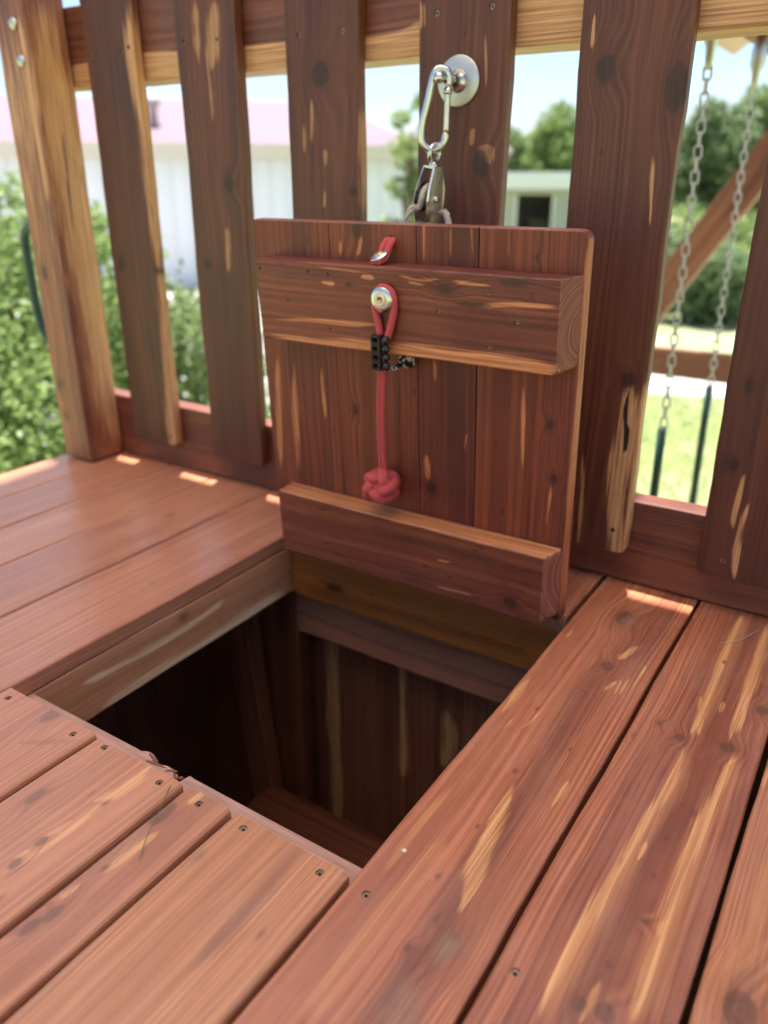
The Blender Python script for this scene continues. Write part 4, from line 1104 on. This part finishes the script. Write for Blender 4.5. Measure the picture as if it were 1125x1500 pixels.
# ------------------------------------------------------------------ foliage
def leaf_mat(name, c0, c1, c2):
    t = NT(name)
    g = t.node('ShaderNodeNewGeometry')
    r = g.outputs['Random Per Island']
    n = t.noise(t.objco(), 2.2, 3, 0.6)
    c = t.mix(r, c0, c1)
    c = t.mix(t.rng(n, 0.48, 0.70), c, c2)
    d = t.node('ShaderNodeBsdfDiffuse'); t.put(d.inputs['Color'], c)
    tr = t.node('ShaderNodeBsdfTranslucent'); t.put(tr.inputs['Color'], t.mix(0.5, c, c2))
    gl = t.node('ShaderNodeBsdfGlossy'); gl.inputs['Roughness'].default_value = 0.45; gl.inputs['Color'].default_value = (0.6, 0.65, 0.55, 1)
    m = t.node('ShaderNodeMixShader'); m.inputs[0].default_value = 0.40
    t.t.links.new(d.outputs[0], m.inputs[1]); t.t.links.new(tr.outputs[0], m.inputs[2])
    m2 = t.node('ShaderNodeMixShader'); m2.inputs[0].default_value = 0.025
    t.t.links.new(m.outputs[0], m2.inputs[1]); t.t.links.new(gl.outputs[0], m2.inputs[2])
    o = t.node('ShaderNodeOutputMaterial'); t.t.links.new(m2.outputs[0], o.inputs['Surface'])
    return t.mat
LEAF_A = leaf_mat("leaf_light", (0.13, 0.20, 0.06), (0.24, 0.33, 0.11), (0.33, 0.41, 0.17))
LEAF_G = leaf_mat("grass_blade", (0.30, 0.37, 0.14), (0.40, 0.46, 0.20), (0.46, 0.50, 0.25))
LEAF_B = leaf_mat("leaf_mid", (0.13, 0.19, 0.075), (0.20, 0.27, 0.11), (0.27, 0.34, 0.15))
LEAF_C = leaf_mat("leaf_dark", (0.10, 0.155, 0.075), (0.16, 0.22, 0.105), (0.22, 0.28, 0.14))
M_BARK = simple("bark", (0.13, 0.095, 0.07), 0.9, 0, 0.35, 14, 0.5)

def leaf_cloud(name, clumps, count, size, mat, parent, seed):
    rs = np.random.RandomState(seed)
    cl = np.array([c for c, _ in clumps]); rd = np.array([r for _, r in clumps])
    wgt = rd.prod(axis=1) ** (2 / 3); wgt /= wgt.sum()
    idx = rs.choice(len(clumps), count, p=wgt)
    d = rs.normal(size=(count, 3)); d /= np.linalg.norm(d, axis=1)[:, None]
    rad = rs.uniform(0.25, 1.0, count) ** 0.5
    P = cl[idx] + d * rad[:, None] * rd[idx] * rs.uniform(0.85, 1.12, (count, 1))
    ax = rs.normal(size=(count, 3)) + d * 0.7; ax /= np.linalg.norm(ax, axis=1)[:, None]
    nm = rs.normal(size=(count, 3)) + np.array([0, 0, 0.9]); sd = np.cross(ax, nm); sd /= np.linalg.norm(sd, axis=1)[:, None] + 1e-9
    up = np.cross(sd, ax)
    L = size * rs.uniform(0.6, 1.3, (count, 1))
    a = P - ax * L * 0.5; b = P + sd * L * 0.30 + up * L * 0.06; c = P + ax * L * 0.5 - up * L * .05; e = P - sd * L * 0.30 + up * L * 0.06
    V = np.stack([a, b, c, e], 1).reshape(-1, 3)
    F = np.arange(count * 4).reshape(-1, 4)
    me = bpy.data.meshes.new(name)
    me.vertices.add(len(V)); me.vertices.foreach_set('co', V.astype(np.float32).ravel())
    me.loops.add(len(F) * 4); me.loops.foreach_set('vertex_index', F.astype(np.int32).ravel())
    me.polygons.add(len(F)); me.polygons.foreach_set('loop_start', np.arange(0, len(F) * 4, 4, dtype=np.int32))
    me.update(calc_edges=True)
    return link_mesh(name, me, mat, parent)

def make_tree(name, at, height, spread, trunk_h, leaves, size, mat, seed, label, cat, group=None, low=0.25, lobes=14):
    rs = random.Random(seed)
    root = empty(name, at)
    tag(root, label, cat, group)
    bm = bmesh.new()
    tr = max(0.012, height * 0.022)
    top = height * 0.8
    tp = [Vector((rs.uniform(-.04, .04) * height * (k / 5), rs.uniform(-.04, .04) * height * (k / 5), top * k / 5)) for k in range(6)]
    sp = smooth_path(tp, 4)
    add_tube(bm, sp, [tr * (1 - 0.8 * i / len(sp)) for i in range(len(sp))], 8)
    clumps = []
    for k in range(lobes):
        zc = height * (low + (0.93 - low) * (k + 0.5) / lobes)
        f = math.sin(math.pi * min(1, max(0, (zc / height - low * 0.6) / (1.12 - low * 0.6)))) ** 0.7
        a = k * 2.4 + rs.uniform(-.5, .5)
        rd = spread * f * rs.uniform(0.25, 0.62)
        c = Vector((rd * math.cos(a), rd * math.sin(a), zc))
        rr_ = spread * rs.uniform(0.30, 0.50) * (0.55 + 0.45 * f)
        clumps.append((tuple(c), (rr_, rr_, rr_ * rs.uniform(0.6, 0.95))))
        z0 = max(trunk_h * 0.5, zc * rs.uniform(0.45, 0.7))
        base = sp[min(len(sp) - 1, int(z0 / top * (len(sp) - 1)))]
        br = smooth_path([base, base.lerp(c, 0.5) + Vector((0, 0, 0.04 * height)), c], 4)
        add_tube(bm, br, [tr * 0.45 * (1 - 0.75 * i / len(br)) for i in range(len(br))], 6)
    bm_obj("trunk", bm, M_BARK, root)
    leaf_cloud("crown", clumps, leaves, size, mat, root, seed)
    return root

# bushes close to the left of the tower
make_tree("bush", polar(59.5, 4.6), 1.85, 1.05, 0.2, 24000, 0.05, LEAF_A, 1, "pale green leafy bush left of the corner post", "bush", low=0.05, lobes=20)
make_tree("bush", polar(66, 3.6), 1.45, 0.9, 0.2, 11000, 0.045, LEAF_A, 9, "low light green bush at the far left edge below the deck", "bush", low=0.05, lobes=16)
make_tree("bush", polar(51.8, 5.6), 1.75, 0.42, 0.2, 5500, 0.05, LEAF_A, 2, "slender green bush seen between corner post and first picket", "bush", low=0.05, lobes=14)
make_tree("bush", polar(46.5, 5.0), 1.33, 0.75, 0.2, 11000, 0.05, LEAF_B, 3, "rounded green bush seen low between the first and second picket", "bush", low=0.05, lobes=16)
make_tree("sapling", polar(31.2, 11.0), 3.05, 0.50, 0.5, 1500, 0.10, LEAF_A, 4, "slim young tree in front of the right end of the metal building", "tree", low=0.2, lobes=14)
# far trees
far = [(24.6, 46, 4.2, 2.6, LEAF_B, "round green tree just left of centre behind the white-roofed shed"), (21.6, 42, 4.6, 2.4, LEAF_A, "bright green tree behind the right half of the white-roofed shed"),
       (17.5, 48, 4.4, 2.8, LEAF_B, "green tree right of the shed, half behind the wide picket"), (15.2, 40, 4.3, 2.4, LEAF_B, "leftmost tall tree seen behind the swing chains"),
       (12.2, 34, 4.3, 2.2, LEAF_C, "dark tree behind the second swing chain"), (9.2, 38, 5.0, 2.8, LEAF_B, "rightmost tall tree behind the swing frame"), (28.5, 50, 4.4, 2.6, LEAF_C, "dark far tree between the metal building and the shed"),
       (5.5, 36, 4.6, 2.6, LEAF_C, "dark tree at the right edge behind the last picket")]
for i, (b, d, h, s, m, lb) in enumerate(far):
    make_tree("tree", polar(b, d), h, s, 0.8, 4200, 0.34, m, 20 + i, lb, "tree", "trees on the far side of the lawn", low=0.12, lobes=16)
near = [(15.3, 13.5, 1.0, 0.9, LEAF_C, "dark shrub on the lawn left of the swing chains"), (13.6, 15.5, 1.3, 1.2, LEAF_A, "bright shrub on the lawn behind the sloping swing leg"), (11.4, 12.5, 0.95, 0.9, LEAF_C, "low dark shrub on the lawn under the sloping swing leg"),
        (9.3, 15.0, 1.25, 1.2, LEAF_A, "light green shrub on the lawn right of the swing chains"), (16.5, 20, 1.5, 1.5, LEAF_B, "wide shrub far out on the lawn beside the shed")]
for i, (b, d, h, s, m, lb) in enumerate(near):
    make_tree("shrub", polar(b, d), h, s, 0.1, 2600, 0.13, m, 40 + i, lb, "shrub", "shrubs across the lawn", low=0.05, lobes=12)

# grass blades on the strip of lawn that shows between the pickets
def grass():
    rs = np.random.RandomState(3)
    N = 14000
    ang = np.radians(rs.uniform(7, 19, N)); d = 2.6 + 5.4 * rs.uniform(0, 1, N) ** 0.8
    x = -d * np.sin(ang); y = d * np.cos(ang)
    h = rs.uniform(0.02, 0.05, N); a = rs.uniform(0, 6.28, N); lean = rs.uniform(-.5, .5, (N, 2)) * h[:, None]
    wd = 0.004
    V = np.zeros((N, 3, 3))
    V[:, 0] = np.stack([x - wd * np.cos(a), y - wd * np.sin(a), np.full(N, GZ)], 1)
    V[:, 1] = np.stack([x + wd * np.cos(a), y + wd * np.sin(a), np.full(N, GZ)], 1)
    V[:, 2] = np.stack([x + lean[:, 0], y + lean[:, 1], GZ + h], 1)
    me = bpy.data.meshes.new("grass")
    V = V.reshape(-1, 3)
    me.vertices.add(len(V)); me.vertices.foreach_set('co', V.astype(np.float32).ravel())
    me.loops.add(N * 3); me.loops.foreach_set('vertex_index', np.arange(N * 3, dtype=np.int32))
    me.polygons.add(N); me.polygons.foreach_set('loop_start', np.arange(0, N * 3, 3, dtype=np.int32))
    me.update(calc_edges=True)
    tag(link_mesh("grass", me, LEAF_G), "mown green lawn grass below the swings", "grass", kind="stuff")
grass()

# ================================================================== metal building
def panel_mat(name, col, var=0.05):
    return simple(name, col, 0.5, 0.0, var, 0.8)
M_WALLW = panel_mat("white_metal_siding", (0.66, 0.68, 0.73))
M_PINK = panel_mat("faded_red_metal_roof", (0.175, 0.105, 0.14))
M_TRIM = panel_mat("beige_trim", (0.55, 0.50, 0.42))
M_GREY = panel_mat("grey_vent", (0.42, 0.38, 0.42))
bd = polar(48, 16)
bld = empty("metal_building", bd, (0, 0, RAD(48)))
tag(bld, "long white metal building with a faded pink hipped roof", "building")
EV, RG = 2.46, 3.44
def ribbed(x0, x1, z0, z1, y, step=0.30, rib=0.03):
    V, F = [], []
    xs = []
    x = x0
    while x < x1 - 1e-6:
        xs += [(x, 0), (x + step * 0.78, 0), (x + step * 0.84, -rib), (x + step * 0.94, -rib)]
        x += step
    xs.append((x1, 0))
    for (a, dy) in xs: V += [(a, y + dy, z0), (a, y + dy, z1)]
    for k in range(len(xs) - 1): F.append((2 * k, 2 * k + 2, 2 * k + 3, 2 * k + 1))
    return V, F
V, F = ribbed(-12, 4.8, 0, EV, 0)
mesh_obj("front_wall", V, F, M_WALLW, bld)
V, F = ribbed(0, 6.4, 0, EV, 0)
sw = mesh_obj("side_wall", V, F, M_WALLW, bld); sw.location = (4.8, 0, 0); sw.rotation_euler = (0, 0, RAD(90))
V, F = ribbed(0, 6.4, 0, EV, 0)
sw = mesh_obj("side_wall", V, F, M_WALLW, bld); sw.location = (-12, 6.4, 0); sw.rotation_euler = (0, 0, RAD(-90))
V, F = ribbed(-4.8, 12, 0, EV, 0)
sw = mesh_obj("back_wall", V, F, M_WALLW, bld); sw.location = (0, 6.4, 0); sw.rotation_euler = (0, 0, RAD(180))
o = 0.25
ex0, ex1, ey0, ey1 = -12 - o, 4.8 + o, -o, 6.4 + o
rx0, rx1, ry = -11, 3.9, 3.2
rv_ = [(ex0, ey0, EV), (ex1, ey0, EV), (ex1, ey1, EV), (ex0, ey1, EV), (rx0, ry, RG), (rx1, ry, RG)]
rf_ = [(0, 1, 5, 4), (2, 3, 4, 5), (1, 2, 5), (3, 0, 4), (3, 2, 1, 0)]
mesh_obj("roof", rv_, rf_, M_PINK, bld)
box_obj("eave_trim", (ex0, ey0 - 0.04, EV - 0.22), (ex1, ey0, EV + 0.02), M_TRIM, bld, 0.01)
for x in (0.1,):
    v0 = lathe_obj("roof_vent", [(0, 0.50), (0.10, 0.49), (0.15, 0.44), (0.15, 0.36), (0.10, 0.31), (0.08, 0.30), (0.08, -0.1), (0, -0.1)], M_GREY, bld, 20)
    v0.location = (x, 1.0, EV + (RG - EV) * (1.0 - ey0) / (ry - ey0))
# lower annexe behind its right end
an2 = empty("annexe", polar(29.5, 38), (0, 0, RAD(40)))
tag(an2, "small low building with a pink roof right of the metal building", "building")
box_obj("wall", (-3, 0, 0), (3, 4, 2.9), M_WALLW, an2, 0.01)
mesh_obj("roof", [(-3.3, -.3, 2.9), (3.3, -.3, 2.9), (3.3, 4.3, 2.9), (-3.3, 4.3, 2.9), (-3.3, 2, 3.75), (3.3, 2, 3.75)], [(0, 1, 5, 4), (2, 3, 4, 5), (1, 2, 5), (3, 0, 4), (3, 2, 1, 0)], M_PINK, an2)

# ================================================================== shed with flat roof
sh = empty("shed", polar(21.8, 20), (0, 0, RAD(21.8)))
tag(sh, "low shed with a white flat roof edge and a dark open doorway", "shed")
M_SHEDW = panel_mat("shed_grey_wall", (0.42, 0.42, 0.40))
M_WHITE = panel_mat("white_fascia", (0.74, 0.75, 0.74))
def quadbox(name, lo, hi, mat): return box_obj(name, lo, hi, mat, sh, 0.008)
quadbox("front_wall", (-1.35, 0, 0), (-0.82, 0.08, 1.67), M_SHEDW)
quadbox("front_wall", (0.02, 0, 0), (1.7, 0.08, 1.67), M_SHEDW)
quadbox("lintel", (-0.82, 0, 1.55), (0.02, 0.08, 1.67), M_SHEDW)
quadbox("side_wall", (-1.35, 0.08, 0), (-1.27, 3, 1.67), M_SHEDW)
quadbox("side_wall", (1.62, 0.08, 0), (1.7, 3, 1.67), M_SHEDW)
quadbox("back_wall", (-1.35, 3, 0), (1.7, 3.08, 1.67), M_SHEDW)
quadbox("roof", (-1.6, -0.5, 1.68), (1.95, 3.3, 2.03), M_WHITE)
quadbox("door_jamb", (-0.86, -0.02, 0), (-0.80, 0.10, 1.55), M_WHITE)
quadbox("door_jamb", (0.0, -0.02, 0), (0.06, 0.10, 1.55), M_WHITE)
quadbox("stored_crate", (-0.55, 0.9, 0), (-0.05, 1.5, 1.0), M_BARK)

# ================================================================== swing set
BX, BZ = -0.40, 0.87
M_CED2 = [cedar("cedar_swing", 260 + i, 1.7, (), dark=0.25, sap=0.1) for i in range(2)]
sw_ = empty("swing_set", (BX, 4.0, GZ))
tag(sw_, "cedar swing frame with a long beam and a sloping end leg", "swing set")
def sl(p): return (p[0] - BX, p[1] - 4.0, p[2] - GZ)
board("beam", sw_, sl((BX, 2.75, BZ + 0.07)), ALONG_Y, (1, 0, 0), 3.10, 0.14, 0.09, 270, (), 'yz', mat=M_CED2[0], bev=0.005)
for s in (-1, 1):
    d = Vector((s * 0.62, 0, -1.0)).normalized()
    top = Vector((BX + s * 0.02, 4.0, BZ + 0.14)); Ln = (BZ + 0.14 - GZ) / -d.z
    c = top + d * Ln / 2
    board("leg", sw_, sl(c), -d, TO_CAM, Ln, 0.14, 0.089, 272 + s, (), 'xz', mat=M_CED2[1], bev=0.005)
board("cross_brace", sw_, sl((BX, 4.066, -0.27)), ALONG_X, TO_CAM, 1.50, 0.14, 0.038, 275, (), 'xz', mat=M_CED2[0], bev=0.004)
# pink canvas awning slung over the beam
V, F = [], []
for i in range(13):
    a = RAD(-70 + 140 * i / 12)
    for yy in (2.55, 4.3):
        V.append((BX - 0.02 + 0.52 * math.sin(a) - BX, yy - 4.0, 1.02 + 0.20 * math.cos(a) - GZ))
for i in range(12): F.append((2 * i, 2 * i + 2, 2 * i + 3, 2 * i + 1))
aw = mesh_obj("awning", V, F, panel_mat("pink_canvas", (0.60, 0.36, 0.34)), sw_, True)
so = aw.modifiers.new("thick", 'SOLIDIFY'); so.thickness = 0.004

def chain_mesh(length):
    bm = bmesh.new()
    pitch, hw, wr = 0.022, 0.0072, 0.0021
    k = 0; z = 0.0
    while z < length:
        ring = []
        for j in range(12):
            a = 2 * math.pi * j / 12
            px = hw * math.cos(a); pz = hw * math.sin(a) + (0.006 if math.sin(a) > 0 else -0.006)
            ring.append(Vector((px, 0, pz)) if k % 2 == 0 else Vector((0, px, pz)))
        ring = [r + Vector((0, 0, -z - 0.015)) for r in ring]
        add_tube(bm, ring, wr, 6, True)
        k += 1; z += pitch
    me = bpy.data.meshes.new("chain"); bm.normal_update(); bm.to_mesh(me); bm.free()
    me.polygons.foreach_set('use_smooth', [True] * len(me.polygons))
    me.materials.append(M_CHAIN)
    return me
M_CHAIN = simple("dull_chain", (0.50, 0.50, 0.49), 0.5, 0.6, 0.1, 90)
CHAIN = chain_mesh(0.72)
M_SEAT = simple("black_rubber_seat", (0.02, 0.02, 0.022), 0.6, 0, 0.2, 30)
M_SLEEVE = [M_GREEN, simple("light_green_coat", (0.05, 0.22, 0.13), 0.4, 0, 0.2, 60)]
for i, (ya, yb, lb) in enumerate(((1.70, 2.15, "nearer swing with steel chains and dark green grips outside the railing"),
                                  (2.62, 3.07, "farther swing with steel chains and light green grips near the end leg"))):
    s_ = empty("swing", (BX, (ya + yb) / 2, -0.86))
    tag(s_, lb, "swing", "swings hanging from the beam")
    for yy in (ya, yb):
        dy = yy - (ya + yb) / 2
        lathe_obj("hanger", [(0, 1.735), (0.010, 1.73), (0.016, 1.70), (0.016, 1.672), (0.009, 1.655), (0.006, 1.62), (0, 1.62)], M_ZINC, s_, 14).location = (0, dy, 0)
        ch = bpy.data.objects.new("chain", CHAIN); COL.objects.link(ch); ch.parent = s_
        ch.location = (0, dy, 1.63); ch.rotation_euler = (0, RAD(-1.0), 0)
        tube_obj("sleeve", [(0.010, dy, 0.94), (0.016, dy, 0.5), (0.022, dy, 0.02)], 0.0095, M_SLEEVE[i], s_, 12, 4)
    pts = []
    bm = bmesh.new()
    rows = []
    for k in range(11):
        q = -1 + 2 * k / 10
        yy = q * (yb - ya) / 2
        zz = 0.02 - 0.10 * (1 - q * q)
        rows.append([bm.verts.new((0.022 + dx, yy, zz + dz)) for dx, dz in ((-0.07, 0.0), (0.07, 0.0), (0.07, -0.012), (-0.07, -0.012))])
    for a, b in zip(rows, rows[1:]):
        for k in range(4): bm.faces.new((a[k], a[(k + 1) % 4], b[(k + 1) % 4], b[k]))
    bm.faces.new(rows[0][::-1]); bm.faces.new(rows[-1])
    bmesh.ops.recalc_face_normals(bm, faces=bm.faces)
    bm_obj("seat", bm, M_SEAT, s_)
